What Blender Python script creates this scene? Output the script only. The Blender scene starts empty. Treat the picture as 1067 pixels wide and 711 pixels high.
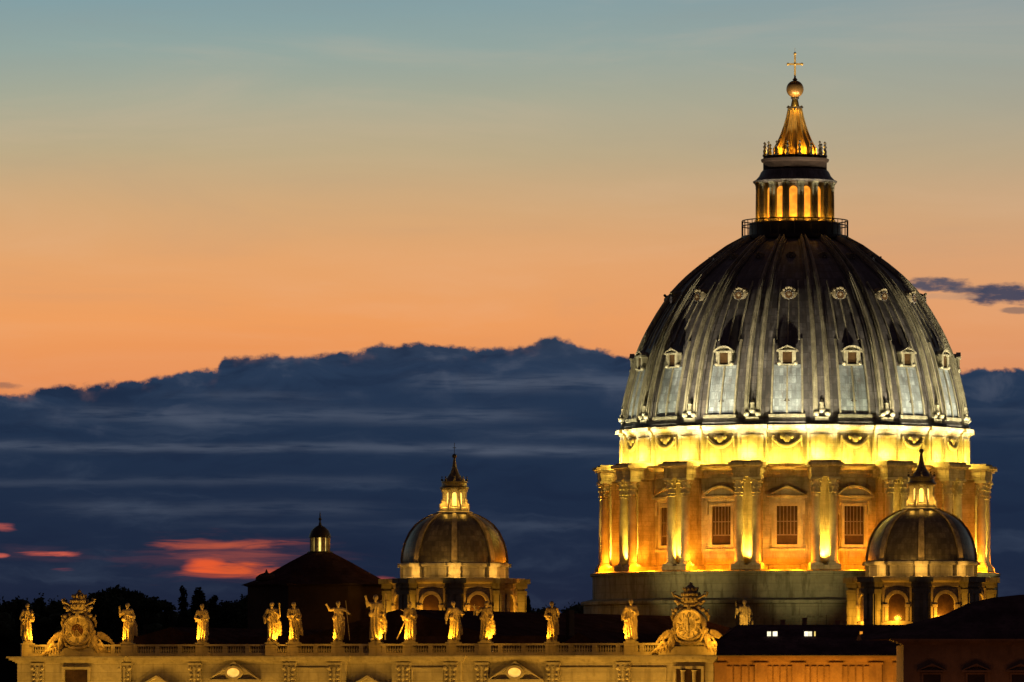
import bpy, bmesh, math, random
from mathutils import Vector, Matrix
import numpy as np
PI = math.pi
sin, cos, rad = math.sin, math.cos, math.radians
scene = bpy.context.scene
COL = scene.collection
random.seed(7)
rng = np.random.default_rng(7)

# ------------------------------------------------------------------ camera
F = 7000.0          # focal length in pixels of the 1067 px wide photograph
YH = 715.0          # picture row of the horizon
HC = 40.0           # height of the viewpoint
cam_d = bpy.data.cameras.new('camera'); cam = bpy.data.objects.new('camera', cam_d); COL.objects.link(cam)
cam.location = (0, 0, HC); cam.rotation_euler = (PI/2, 0, 0)
cam_d.sensor_width = 36.0; cam_d.lens = 36.0*F/1067.0
cam_d.shift_y = (YH-355.5)/1067.0
cam_d.clip_start = 1.0; cam_d.clip_end = 40000.0
scene.camera = cam
scene.view_settings.view_transform = 'Standard'; scene.view_settings.look = 'None'
scene.view_settings.exposure = 0.0; scene.view_settings.gamma = 1.0
scene.render.engine = 'CYCLES'
scene.cycles.use_denoising = True
scene.cycles.max_bounces = 4; scene.cycles.diffuse_bounces = 2; scene.cycles.glossy_bounces = 2
scene.cycles.use_light_tree = True
scene.cycles.sample_clamp_indirect = 3.0

def lin(c):
    return tuple((v/255/12.92 if v/255 <= .04045 else ((v/255+.055)/1.055)**2.4) for v in c)

# ------------------------------------------------------------------ world: a dusk sky, laid out by direction
world = bpy.data.worlds.new("World"); scene.world = world; world.use_nodes = True
nt = world.node_tree; nt.nodes.clear()
class NG:
    """tiny helper for node maths"""
    def __init__(s, nt): s.nt = nt
    def n(s, t, **k):
        x = s.nt.nodes.new(t)
        for a, b in k.items(): setattr(x, a, b)
        return x
    def put(s, sock, v):
        if hasattr(v, 'links') or isinstance(v, bpy.types.NodeSocket): s.nt.links.new(v, sock)
        else: sock.default_value = v
    def m(s, op, a, b=0.0, c=0.0, clamp=False):
        x = s.n('ShaderNodeMath', operation=op, use_clamp=clamp)
        for i, v in enumerate((a, b, c)): s.put(x.inputs[i], v)
        return x.outputs[0]
    def sm(s, v, lo, hi):
        x = s.n('ShaderNodeMapRange', interpolation_type='SMOOTHSTEP')
        s.put(x.inputs[0], v); x.inputs[1].default_value = lo; x.inputs[2].default_value = hi
        return x.outputs[0]
    def mix(s, f, a, b, blend='MIX'):
        x = s.n('ShaderNodeMix', data_type='RGBA', blend_type=blend)
        s.put(x.inputs[0], f)
        for i, v in ((6, a), (7, b)):
            if isinstance(v, tuple): v = (*v[:3], 1.0)
            s.put(x.inputs[i], v)
        return x.outputs[2]
    def xyz(s, a, b, c=0.0):
        x = s.n('ShaderNodeCombineXYZ'); s.put(x.inputs[0], a); s.put(x.inputs[1], b); s.put(x.inputs[2], c); return x.outputs[0]
    def noise(s, vec, scale=1.0, detail=4.0, rough=.5, dist=0.0):
        x = s.n('ShaderNodeTexNoise'); s.put(x.inputs['Vector'], vec); x.inputs['Scale'].default_value = scale
        x.inputs['Detail'].default_value = detail; x.inputs['Roughness'].default_value = rough; x.inputs['Distortion'].default_value = dist
        return x.outputs[0]
    def ramp(s, f, stops, interp='LINEAR'):
        x = s.n('ShaderNodeValToRGB'); s.put(x.inputs[0], f); r = x.color_ramp; r.interpolation = interp
        while len(r.elements) > 1: r.elements.remove(r.elements[-1])
        for i, (p, c) in enumerate(stops):
            e = r.elements[0] if i == 0 else r.elements.new(p)
            e.position = p; e.color = (*c[:3], 1.0)
        return x.outputs[0]
g = NG(nt)
tc = g.n('ShaderNodeTexCoord'); sep = g.n('ShaderNodeSeparateXYZ'); nt.links.new(tc.outputs['Generated'], sep.inputs[0])
dx, dy, dz = sep.outputs
yy = g.m('MAXIMUM', dy, 0.08)
tu = g.m('DIVIDE', dx, yy)                   # tangent of the bearing from the sunset direction
tv = g.m('DIVIDE', dz, yy)                   # tangent of the height above the horizon
U = g.m('MULTIPLY_ADD', tu, F, 533.5)        # bearing and height in fine steps of 1/7000
V = g.m('MULTIPLY_ADD', tv, -F, YH)
f0 = g.m('DIVIDE', V, 800.0)
f0 = g.m('ADD', f0, g.m('MULTIPLY', g.m('SUBTRACT', g.noise(g.xyz(g.m('MULTIPLY', U, .0015), g.m('MULTIPLY', V, .008)), 1, 3), .5), .035))
sky = g.ramp(f0, [(0.0, lin((132, 160, 165))), (.06, lin((147, 166, 160))), (.13, lin((168, 170, 149))), (.20, lin((190, 171, 135))),
                  (.27, lin((213, 169, 121))), (.34, lin((230, 165, 108))), (.42, lin((239, 158, 94))), (.50, lin((232, 143, 84))), (.56, lin((208, 122, 78)))])
# cloud bank: height of its top along the bearing
top_pts = [(-400, 400), (0, 410), (60, 403), (130, 398), (200, 388), (226, 384), (234, 369), (290, 366), (345, 371), (385, 360), (440, 360), (500, 363), (550, 357), (572, 349),
           (600, 356), (640, 369), (700, 374), (850, 380), (1000, 384), (1067, 386), (1500, 380)]
tn = g.m('MULTIPLY_ADD', U, 1/2000.0, .25, clamp=True)
top = g.ramp(tn, [((u+500)/2000.0, ((v-300)/200.0,)*3) for u, v in top_pts])
topv = g.m('MULTIPLY_ADD', top, 200.0, 300.0)
puff = g.m('SUBTRACT', g.noise(g.xyz(g.m('MULTIPLY', U, .026), g.m('MULTIPLY', V, .034)), 1, 3, .5), .5)
puff2 = g.m('SUBTRACT', g.noise(g.xyz(g.m('MULTIPLY', U, .12), g.m('MULTIPLY', V, .15), 3.0), 1, 3, .6), .5)
edge = g.m('SUBTRACT', V, g.m('ADD', topv, g.m('ADD', g.m('MULTIPLY', puff, 24.0), g.m('MULTIPLY', puff2, 9.0))))
bank = g.sm(edge, -1.5, 4.5)
deep = g.ramp(g.m('DIVIDE', V, 800.0), [(.43, lin((50, 62, 82))), (.48, lin((40, 57, 82))), (.56, lin((33, 49, 73))), (.66, lin((30, 43, 66))), (.74, lin((30, 40, 62))),
                                         (.80, lin((31, 37, 58))), (.88, lin((24, 26, 40))), (.92, lin((20, 19, 28)))])
streak = g.noise(g.xyz(g.m('MULTIPLY', U, .0045), g.m('MULTIPLY_ADD', V, .026, g.m('MULTIPLY', puff, .5))), 1, 6, .6, .5)
deep = g.mix(g.m('MULTIPLY', g.sm(streak, .50, .78), .30), deep, lin((74, 86, 106)))
deep = g.mix(g.m('MULTIPLY', g.sm(streak, .50, .30), .30), deep, lin((20, 30, 54)))
lump = g.noise(g.xyz(g.m('MULTIPLY', U, .012), g.m('MULTIPLY', V, .028), 9.0), 1, 5, .55, .6)
near_top = g.sm(edge, 75, 5)
deep = g.mix(g.m('MULTIPLY', g.m('MULTIPLY', g.sm(lump, .50, .68), near_top), .6), deep, lin((78, 86, 104)))
deep = g.mix(g.m('MULTIPLY', g.m('MULTIPLY', g.sm(lump, .50, .34), near_top), .6), deep, lin((24, 38, 62)))
def band(v0, w, u0, u1, amt, wob=14.0):
    """a thin pale wisp lying along the bearing"""
    vv = g.m('ADD', V, g.m('MULTIPLY', g.m('SUBTRACT', g.noise(g.xyz(g.m('MULTIPLY', U, .008), v0*.1, 0), 1, 3), .5), wob))
    a = g.m('POWER', 2.718, g.m('MULTIPLY', g.m('POWER', g.m('DIVIDE', g.m('ABSOLUTE', g.m('SUBTRACT', vv, v0)), w), 2.0), -1.0))
    a = g.m('MULTIPLY', a, g.m('MULTIPLY', g.sm(U, u0-60, u0+50), g.sm(U, u1+60, u1-50)))
    a = g.m('MULTIPLY', a, g.sm(g.noise(g.xyz(g.m('MULTIPLY', U, .012), g.m('MULTIPLY', V, .14), v0), 1, 4, .6), .25, .62))
    return g.m('MULTIPLY', a, amt)
for v0, w, u0, u1, amt in ((399, 9, 450, 690, .62), (434, 8, 60, 560, .45), (414, 6, 190, 330, .3), (466, 5, -200, 560, .55), (470, 5, 470, 640, .5), (452, 5, 520, 1300, .32),
                           (502, 5, -200, 420, .25), (530, 8, 60, 380, .28), (548, 4, 200, 700, .15), (428, 5, 990, 1200, .2)):
    deep = g.mix(band(v0, w, u0, u1, amt*.68), deep, lin((100, 108, 124)))
# red afterglow showing through gaps of the bank
def gap(u0, v0, ru, rv, k):
    uu = g.m('DIVIDE', g.m('SUBTRACT', U, u0), ru)
    vv = g.m('DIVIDE', g.m('SUBTRACT', V, v0), rv)
    d = g.m('ADD', g.m('POWER', g.m('ABSOLUTE', uu), 2.0), g.m('POWER', g.m('ABSOLUTE', vv), 2.0))
    n = g.noise(g.xyz(g.m('MULTIPLY', U, .011), g.m('MULTIPLY', V, .10), k), 1, 6, .6, .7)
    return g.sm(g.m('ADD', g.m('SUBTRACT', 1.0, d), g.m('MULTIPLY', g.m('SUBTRACT', n, .5), 5.0)), -.3, 1.6)
for (u0, v0, ru, rv, k, c, a) in ((250, 582, 120, 26, 7.3, (78, 52, 66), .7), (45, 576, 60, 10, 8.3, (70, 52, 68), .6), (240, 567, 84, 6, 1.3, (190, 86, 60), .85), (250, 579, 70, 7, 5.1, (150, 74, 66), .7), (246, 594, 56, 8, 4.1, (224, 92, 46), .9), (214, 588, 22, 8, 2.2, (236, 92, 46), .9),
                               (50, 577, 34, 3.2, 6.7, (222, 98, 74), 1.0), (4, 550, 16, 6, 3.9, (176, 84, 76), .9), (0, 579, 9, 3, 3.3, (216, 100, 80), .9),
                               (66, 593, 16, 2.5, 8.0, (130, 62, 70), .8), (397, 606, 16, 5, 2.9, (196, 84, 66), .9)):
    deep = g.mix(g.m('MULTIPLY', gap(u0, v0, ru, rv, k), a), deep, lin(c))
# thin rim of pinkish light under the edge of the bank
deep = g.mix(g.m('MULTIPLY', g.m('MULTIPLY', g.sm(edge, 16, 2), g.sm(puff, .0, .25)), .25), deep, lin((150, 110, 100)))
# the glow is stronger to the left; faint high veil
sky = g.mix(g.m('MULTIPLY', g.sm(U, 300, 1400), .28), sky, lin((176, 152, 136)))
veil = g.noise(g.xyz(g.m('MULTIPLY', U, .0022), g.m('MULTIPLY', V, .012), 5.0), 1, 5, .6, .6)
sky = g.mix(g.m('MULTIPLY', g.sm(veil, .45, .75), .13), sky, lin((236, 196, 160)))
sky = g.mix(g.m('MULTIPLY', g.sm(veil, .5, .25), .10), sky, lin((150, 140, 130)))
skyc = g.mix(bank, sky, deep)
# small separate clouds
def cloud(u0, v0, ru, rv, k, c, a):
    uu = g.m('DIVIDE', g.m('SUBTRACT', U, u0), ru); vv = g.m('DIVIDE', g.m('SUBTRACT', V, v0), rv)
    d = g.m('ADD', g.m('MULTIPLY', uu, uu), g.m('MULTIPLY', vv, vv))
    n = g.noise(g.xyz(g.m('MULTIPLY', U, .04), g.m('MULTIPLY', V, .12), k), 1, 4, .6)
    return g.m('MULTIPLY', g.sm(g.m('ADD', g.m('SUBTRACT', 1.0, d), g.m('MULTIPLY', g.m('SUBTRACT', n, .5), 2.6)), -.2, .9), a), c
for args in ((975, 296, 38, 8, 1, (62, 72, 94), .92), (1010, 302, 30, 5, 3.5, (70, 76, 94), .85), (1046, 307, 54, 11.5, 2.5, (56, 66, 90), .95), (985, 309, 34, 4, 7.7, (196, 150, 118), .6), (1062, 324, 22, 4, 4.4, (120, 100, 96), .7),
             (8, 402, 16, 4, 5.2, (150, 104, 86), .7), (1150, 306, 80, 12, 2.5, (52, 66, 96), .9)):
    f, c = cloud(*args[:5], args[5], args[6]); skyc = g.mix(f, skyc, lin(c))
# away from the sunset the sky is deep blue: overhead and behind the viewer
away = g.m('MAXIMUM', g.sm(dz, .12, .5), g.sm(dy, .75, .1))
skyc = g.mix(away, skyc, (.034, .022, .029))
bg = g.n('ShaderNodeBackground'); out = g.n('ShaderNodeOutputWorld')
nt.links.new(skyc, bg.inputs[0]); bg.inputs[1].default_value = 1.0; nt.links.new(bg.outputs[0], out.inputs[0])

# ------------------------------------------------------------------ materials
def material(name, base, rough=.8, var=.25, scale=.35, stain=None, stain_amt=.5, metallic=0.0, bump=.15, courses=0.0, seams=None, blocks=None, spec=.3, soot=0.0):
    m = bpy.data.materials.new(name); m.use_nodes = True; t = m.node_tree; b = t.nodes['Principled BSDF']; h = NG(t)
    tcn = h.n('ShaderNodeTexCoord'); P = tcn.outputs['Object']
    sp = h.n('ShaderNodeSeparateXYZ'); t.links.new(P, sp.inputs[0]); X, Y, Z = sp.outputs
    oi = h.n('ShaderNodeObjectInfo'); shf = h.m('MULTIPLY', oi.outputs['Random'], 60.0)
    va = h.n('ShaderNodeVectorMath', operation='ADD'); t.links.new(P, va.inputs[0]); t.links.new(h.xyz(shf, shf, shf), va.inputs[1]); PR = va.outputs[0]
    n1 = h.noise(PR, scale, 5, .62); n2 = h.noise(PR, scale*6, 4, .6)
    col = h.mix(h.sm(n1, .3, .7), tuple(v*(1-var) for v in base), tuple(min(1, v*(1+var)) for v in base))
    col = h.mix(h.m('MULTIPLY', h.sm(n2, .45, .75), .45), col, tuple(v*(1-var*1.6) for v in base))
    if stain:   # run-off streaks, long in z
        n3 = h.noise(h.xyz(h.m('MULTIPLY_ADD', X, 1.1, shf), h.m('MULTIPLY', Y, 1.1), h.m('MULTIPLY', Z, .16)), 1, 5, .65)
        col = h.mix(h.m('MULTIPLY', h.sm(n3, .48, .68), stain_amt), col, stain)
    hgt = n2
    if courses:     # joints of stone courses
        w = h.m('FRACT', h.m('DIVIDE', Z, courses)); j = h.m('LESS_THAN', w, .07)
        r_ = h.m('FLOOR', h.m('DIVIDE', Z, courses)); wn = h.n('ShaderNodeTexWhiteNoise', noise_dimensions='2D')
        ang = h.m('FLOOR', h.m('DIVIDE', h.m('ADD', X, h.m('MULTIPLY', r_, .73)), courses*1.9))
        t.links.new(h.xyz(r_, ang), wn.inputs['Vector'])
        col = h.mix(h.m('MULTIPLY', wn.outputs[0], .3), col, tuple(v*.6 for v in base))
        col = h.mix(h.m('MULTIPLY', j, .45), col, tuple(v*.35 for v in base))
    if seams:       # sheets of lead round a dome: count, height
        cnt, hh = seams
        a = h.m('MULTIPLY', h.m('ADD', h.m('ARCTAN2', X, h.m('MULTIPLY', Y, -1.0)), 4.0), cnt/(2*PI))
        r_ = h.m('FLOOR', h.m('DIVIDE', Z, hh))
        wn = h.n('ShaderNodeTexWhiteNoise', noise_dimensions='2D'); t.links.new(h.xyz(h.m('FLOOR', a), r_), wn.inputs['Vector'])
        col = h.mix(h.m('MULTIPLY', wn.outputs[0], .75), col, tuple(v*.35 for v in base))
        js = h.m('MAXIMUM', h.m('LESS_THAN', h.m('FRACT', a), .12), h.m('LESS_THAN', h.m('FRACT', h.m('DIVIDE', Z, hh)), .10))
        col = h.mix(h.m('MULTIPLY', js, .55), col, tuple(v*.4 for v in base))
    t.links.new(col, b.inputs['Base Color'])
    b.inputs['Roughness'].default_value = rough; b.inputs['Metallic'].default_value = metallic
    b.inputs['Specular IOR Level'].default_value = spec
    if bump:
        bp = h.n('ShaderNodeBump'); bp.inputs['Strength'].default_value = min(1, bump*2); bp.inputs['Distance'].default_value = .12
        t.links.new(hgt, bp.inputs['Height']); t.links.new(bp.outputs[0], b.inputs['Normal'])
    return m
def emitter(name, c, s):
    m = bpy.data.materials.new(name); m.use_nodes = True; b = m.node_tree.nodes['Principled BSDF']; h = NG(m.node_tree)
    tcn = h.n('ShaderNodeTexCoord')
    n1 = h.noise(tcn.outputs['Object'], 1.2, 3)
    b.inputs['Base Color'].default_value = (*c, 1)
    m.node_tree.links.new(h.mix(h.sm(n1, .3, .7), tuple(v*.55 for v in c), c), b.inputs['Emission Color'])
    b.inputs['Emission Strength'].default_value = s
    return m
M = dict(
 travertine=material('travertine', (.40, .36, .27), .85, .22, .3, (.10, .085, .055), .55, bump=.3, courses=1.1),
 drum_stone=material('drum_stone', (.40, .34, .25), .85, .3, .4, (.12, .09, .055), .7, bump=.3, courses=.8),
 column_stone=material('column_stone', (.42, .38, .30), .7, .2, .6, (.14, .11, .07), .45, bump=.25),
 attic_stone=material('attic_stone', (.46, .42, .30), .85, .28, .35, (.16, .11, .05), .7, bump=.4, courses=.75),
 base_stone=material('base_stone', (.26, .26, .19), .9, .3, .16, (.06, .055, .04), .7, bump=.4, courses=1.3),
 facade_stone=material('facade_stone', (.40, .35, .25), .85, .2, .25, (.15, .12, .08), .45, bump=.3, courses=1.2),
 statue_stone=material('statue_stone', (.44, .35, .20), .8, .35, 1.2, (.10, .07, .04), .6, bump=.6),
 lead=material('lead', (.125, .125, .135), .55, .5, .25, (.19, .16, .13), .45, metallic=.25, bump=.25, seams=(256, 1.3), spec=.5),
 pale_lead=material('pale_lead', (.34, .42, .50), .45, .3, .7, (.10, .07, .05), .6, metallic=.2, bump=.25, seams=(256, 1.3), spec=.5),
 rib_lead=material('rib_lead', (.27, .265, .20), .5, .3, .5, (.05, .045, .035), .5, metallic=.1, bump=.3, spec=.4),
 small_lead=material('small_lead', (.19, .155, .105), .40, .35, .5, (.06, .05, .04), .6, metallic=.35, bump=.2, seams=(96, .9), spec=.5),
 gilt=material('gilt', (.55, .36, .10), .4, .2, .8, metallic=.3, bump=.1),
 dark_metal=material('dark_metal', (.03, .028, .028), .5, .2, 1.0, metallic=.3, bump=.1),
 glass=material('dark_glass', (.05, .03, .014), .25, .3, .8, bump=.1, spec=.5),
 iron=material('iron_bars', (.16, .13, .09), .6, .2, 1.0, bump=.1),
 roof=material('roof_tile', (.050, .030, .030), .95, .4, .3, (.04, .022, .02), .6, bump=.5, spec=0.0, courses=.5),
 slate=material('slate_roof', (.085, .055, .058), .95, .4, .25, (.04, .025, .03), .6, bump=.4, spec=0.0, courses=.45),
 brick=material('ochre_plaster', (.36, .25, .13), .9, .2, .3, (.18, .10, .06), .4, bump=.2),
 brown=material('brown_plaster', (.24, .15, .10), .9, .2, .3, (.10, .06, .04), .4, bump=.2),
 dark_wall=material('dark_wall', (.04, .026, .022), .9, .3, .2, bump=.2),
 bark=material('bark', (.06, .045, .035), .9, .3, 1.0, bump=.4),
 leaf=material('pine_leaves', (.035, .05, .03), .9, .4, .6, bump=0, spec=.05),
 leaf_dark=material('cypress_leaves', (.025, .04, .026), .9, .4, .6, bump=0, spec=.05),
 ground=material('ground', (.05, .048, .045), .9, .3, .02, bump=0),
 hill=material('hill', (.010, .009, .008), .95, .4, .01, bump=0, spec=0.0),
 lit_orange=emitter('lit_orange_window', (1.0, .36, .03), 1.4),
 lit_yellow=emitter('lit_yellow_window', (1.0, .72, .18), 1.5),
 lit_amber=emitter('lit_amber_window', (1.0, .62, .14), .95),
 lit_white=emitter('lit_white_window', (1.0, .92, .62), 1.7),
 lens=emitter('lamp_lens', (1.0, .85, .5), 6.0),
 bronze=material('bronze', (.22, .13, .045), .35, .2, .8, metallic=.4, bump=.1),
 small_rib_lit=material('small_rib_gold_lit', (.40, .31, .18), .5, .3, .8, (.08, .06, .04), .5, metallic=.1, bump=.2),  # gold of the lamplight on these ribs is painted into the colour
 dormer_lead=material('dormer_lead', (.15, .135, .09), .6, .3, .8, bump=.3),
 garland_stone=material('garland_stone', (.55, .50, .36), .8, .15, .8, bump=.2),
 dark_red=material('dark_red_paint', (.16, .05, .03), .8, .3, 1.5, bump=.2),
 clock=material('clock_face', (.62, .52, .36), .7, .2, 1.5, bump=.2),
 numeral=material('clock_numerals', (.05, .035, .025), .7, .2, 2.0, bump=0),
)

# ------------------------------------------------------------------ mesh helpers
class MB:
    def __init__(s): s.v = []; s.f = []; s.smooth = []
    def add(s, vs, fs, sm=False):
        o = len(s.v); s.v += [tuple(p) for p in vs]; s.f += [tuple(i+o for i in f) for f in fs]; s.smooth += [sm]*len(fs); return s
    def box(s, x0, x1, y0, y1, z0, z1, mat=None):
        vs = [(x, y, z) for z in (z0, z1) for y in (y0, y1) for x in (x0, x1)]
        if mat is not None: vs = [mat @ Vector(p) for p in vs]
        return s.add(vs, [(0, 2, 3, 1), (4, 5, 7, 6), (0, 1, 5, 4), (2, 6, 7, 3), (0, 4, 6, 2), (1, 3, 7, 5)])
    def lathe(s, prof, n=32, cx=0, cy=0, a0=0.0, a1=2*PI, sm=True, phase=0.0, cap=True):
        """prof: (r, z) from bottom to top"""
        full = abs(a1-a0-2*PI) < 1e-6; k = n if full else n+1
        vs = [(cx+r*sin(phase+a0+(a1-a0)*i/n), cy-r*cos(phase+a0+(a1-a0)*i/n), z) for r, z in prof for i in range(k)]
        fs = []
        for j in range(len(prof)-1):
            for i in range(n):
                a = j*k+i; b = j*k+(i+1) % k
                fs.append((a, b, b+k, a+k))
        s.add(vs, fs, sm)
        if cap and full:
            o = len(s.v)-len(vs)
            if prof[0][0] > .01: s.f.append(tuple(o+i for i in reversed(range(k)))); s.smooth.append(False)
            if prof[-1][0] > .01: s.f.append(tuple(o+(len(prof)-1)*k+i for i in range(k))); s.smooth.append(False)
        return s
    def tube(s, pts, rr, n=8, sm=True):
        """tube through pts with a radius each, ends capped"""
        pts = [Vector(p) for p in pts]; rr = rr if isinstance(rr, (list, tuple)) else [rr]*len(pts)
        vs = []
        for i, p in enumerate(pts):
            t = (pts[min(i+1, len(pts)-1)]-pts[max(i-1, 0)]).normalized()
            u = t.cross(Vector((0, 0, 1)) if abs(t.z) < .9 else Vector((0, 1, 0))).normalized(); w = t.cross(u)
            vs += [p+(u*cos(2*PI*k/n)+w*sin(2*PI*k/n))*rr[i] for k in range(n)]
        fs = [(j*n+i, j*n+(i+1) % n, (j+1)*n+(i+1) % n, (j+1)*n+i) for j in range(len(pts)-1) for i in range(n)]
        fs += [tuple(reversed(range(n))), tuple((len(pts)-1)*n+i for i in range(n))]
        return s.add(vs, fs, sm)
    def prism(s, poly, y0, y1, mat=None):
        """polygon in xz (counter-clockwise seen from -y) extruded from y0 (front) to y1"""
        n = len(poly); vs = [(x, y0, z) for x, z in poly]+[(x, y1, z) for x, z in poly]
        if mat is not None: vs = [mat @ Vector(p) for p in vs]
        fs = [tuple(range(n)), tuple(n+i for i in reversed(range(n)))]+[(i, n+i, n+(i+1) % n, (i+1) % n) for i in range(n)]
        return s.add(vs, fs)
    def ball(s, c, r, n=10, m=7, sc=(1, 1, 1)):
        vs = [(c[0]+r*sc[0]*sin(PI*j/m)*cos(2*PI*i/n), c[1]+r*sc[1]*sin(PI*j/m)*sin(2*PI*i/n), c[2]-r*sc[2]*cos(PI*j/m)) for j in range(m+1) for i in range(n)]
        return s.add(vs, [(j*n+i, j*n+(i+1) % n, (j+1)*n+(i+1) % n, (j+1)*n+i) for j in range(m) for i in range(n)], True)
    def build(s, name, mat, parent=None, weld=False):
        me = bpy.data.meshes.new(name); me.from_pydata(s.v, [], s.f); me.polygons.foreach_set('use_smooth', s.smooth)
        if weld:
            bm = bmesh.new(); bm.from_mesh(me); bmesh.ops.remove_doubles(bm, verts=bm.verts, dist=1e-4); bm.to_mesh(me); bm.free()
        me.materials.append(M[mat]); me.update()
        try: me.set_sharp_from_angle(angle=rad(38))
        except Exception: pass
        o = bpy.data.objects.new(name, me); COL.objects.link(o)
        if parent is not None: o.parent = parent
        return o
def tag(o, label=None, cat=None, group=None, kind=None):
    if label: o['label'] = label
    if cat: o['category'] = cat
    if group: o['group'] = group
    if kind: o['kind'] = kind
    return o
def empty(name, loc, rz=0.0, label=None, cat=None, group=None, kind=None):
    o = bpy.data.objects.new(name, None); COL.objects.link(o); o.location = loc; o.rotation_euler = (0, 0, rz); o.empty_display_size = .5
    return tag(o, label, cat, group, kind)
def kids(o): return list(o.children)
def copy_tree(o, parent=None):
    c = o.copy(); COL.objects.link(c); c.parent = parent
    for ch in kids(o): copy_tree(ch, c)
    return c
def part_copy(o, rz, parent=None):
    c = copy_tree(o, parent or o.parent); c.rotation_euler = (0, 0, rz); return c
def Rz(a): return Matrix.Rotation(a, 4, 'Z')
def lamp(name, loc, power, color, radius=.25, parent=None, spot=None, target=None, blend=.6):
    d = bpy.data.lights.new(name, 'SPOT' if spot else 'POINT'); d.energy = power; d.color = color; d.shadow_soft_size = radius
    o = bpy.data.objects.new(name, d); COL.objects.link(o); o.location = loc
    if spot:
        d.spot_size = spot; d.spot_blend = blend
        o.rotation_euler = (Vector(target)-Vector(loc)).to_track_quat('-Z', 'Y').to_euler()
    if parent is not None: o.parent = parent
    return o
WARM = (1.0, .50, .07); ORANGE = (1.0, .27, .008); YELLOW = (1.0, .63, .10); COOL = (1.0, .84, .48)
FLOODS = []
def interp(tab, x):
    for (a, b), (c, d) in zip(tab, tab[1:]):
        if a <= x <= c or a >= x >= c: return b+(d-b)*(x-a)/(c-a)
    return tab[-1][1] if abs(x-tab[-1][0]) < abs(x-tab[0][0]) else tab[0][1]

# ------------------------------------------------------------------ setting: ground and hill
gm = MB(); gm.add([(-20000, -3000, 0), (20000, -3000, 0), (20000, 20000, 0), (-20000, 20000, 0)], [(0, 1, 2, 3)])
tag(gm.build('ground', 'ground'), kind='structure')
def hill_z(x, y):
    px = 533.5+F*x/y
    t = interp([(-3000, 20), (-400, 52), (0, 57), (110, 58), (180, 56.5), (240, 58.5), (300, 60), (420, 57), (560, 56.5), (620, 56), (900, 50), (1500, 42), (4000, 20)], px)
    w = max(0, 1-abs((y-1650)/420))
    return t*(3*w*w-2*w*w*w)+1.5*sin(x*.03)*w
hv, hf = [], []
NX, NY = 120, 26
for j in range(NY+1):
    for i in range(NX+1):
        x = -1100+1900*i/NX; y = 1230+840*j/NY
        hv.append((x, y, hill_z(x, y)-.5))
for j in range(NY):
    for i in range(NX):
        a = j*(NX+1)+i; hf.append((a, a+1, a+NX+2, a+NX+1))
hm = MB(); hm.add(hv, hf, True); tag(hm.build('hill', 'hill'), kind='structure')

# ------------------------------------------------------------------ arched opening helper
def arch_pts(w, z0, z1, n=10, x=0):
    """outline of a round-headed opening, half width w, springing so that its crown is z1"""
    zs = z1-w
    return [(x-w, z0), (x+w, z0)]+[(x+w*cos(PI*i/n), zs+w*sin(PI*i/n)) for i in range(n+1)]
def arch_band(mb, w, t, z0, z1, y0, y1, x=0, mat=None, n=12):
    """a flat moulding following a round-headed opening"""
    zs = z1-w; inn = [(x-w, z0)]+[(x-w*cos(PI*i/n), zs+w*sin(PI*i/n)) for i in range(n+1)]+[(x+w, z0)]
    W = w+t; o = [(x-W, z0)]+[(x-W*cos(PI*i/n), zs+W*sin(PI*i/n)) for i in range(n+1)]+[(x+W, z0)]
    for i in range(len(inn)-1):
        q = [inn[i], o[i], o[i+1], inn[i+1]]
        mb.prism(q[::-1], y0, y1, mat)
def frame4(mb, w, z0, z1, t, y0, y1, x=0, mat=None):
    mb.box(x-w-t, x-w, y0, y1, z0, z1, mat); mb.box(x+w, x+w+t, y0, y1, z0, z1, mat)
    mb.box(x-w-t, x+w+t, y0, y1, z1, z1+t, mat); mb.box(x-w-t, x+w+t, y0, y1, z0-t, z0, mat)
def pediment(mb, w, z, h, kind, y0, y1, t=.35, x=0):
    """a gable (0) or segmental (1) pediment as an open frame with a recessed field"""
    mb.box(x-w, x+w, y0, y1, z, z+t)
    if kind == 0:
        mb.prism([(x-w, z+t), (x-w+.2, z+t), (x, z+h-t), (x, z+h)], y0, y1)
        mb.prism([(x+w-.2, z+t), (x+w, z+t), (x, z+h), (x, z+h-t)], y0, y1)
        mb.prism([(x-w+.3, z+t), (x+w-.3, z+t), (x, z+h-t)], y0+.4, y1)
    else:
        R = (w*w+(h-t)**2)/(2*(h-t)); cz = z+h-R; a = math.asin(min(1, w/R)); n = 10
        pts = [(x+R*sin(-a+2*a*i/n), cz+R*cos(-a+2*a*i/n)) for i in range(n+1)]
        p2 = [(x+(R-t)*sin(-a+2*a*i/n), cz+(R-t)*cos(-a+2*a*i/n)) for i in range(n+1)]
        for i in range(n): mb.prism([p2[i], p2[i+1], pts[i+1], pts[i]], y0, y1)
        mb.prism([(x-w+.3, z+t), (x+w-.3, z+t)]+[p for p in reversed(p2[1:-1])], y0+.4, y1)

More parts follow.
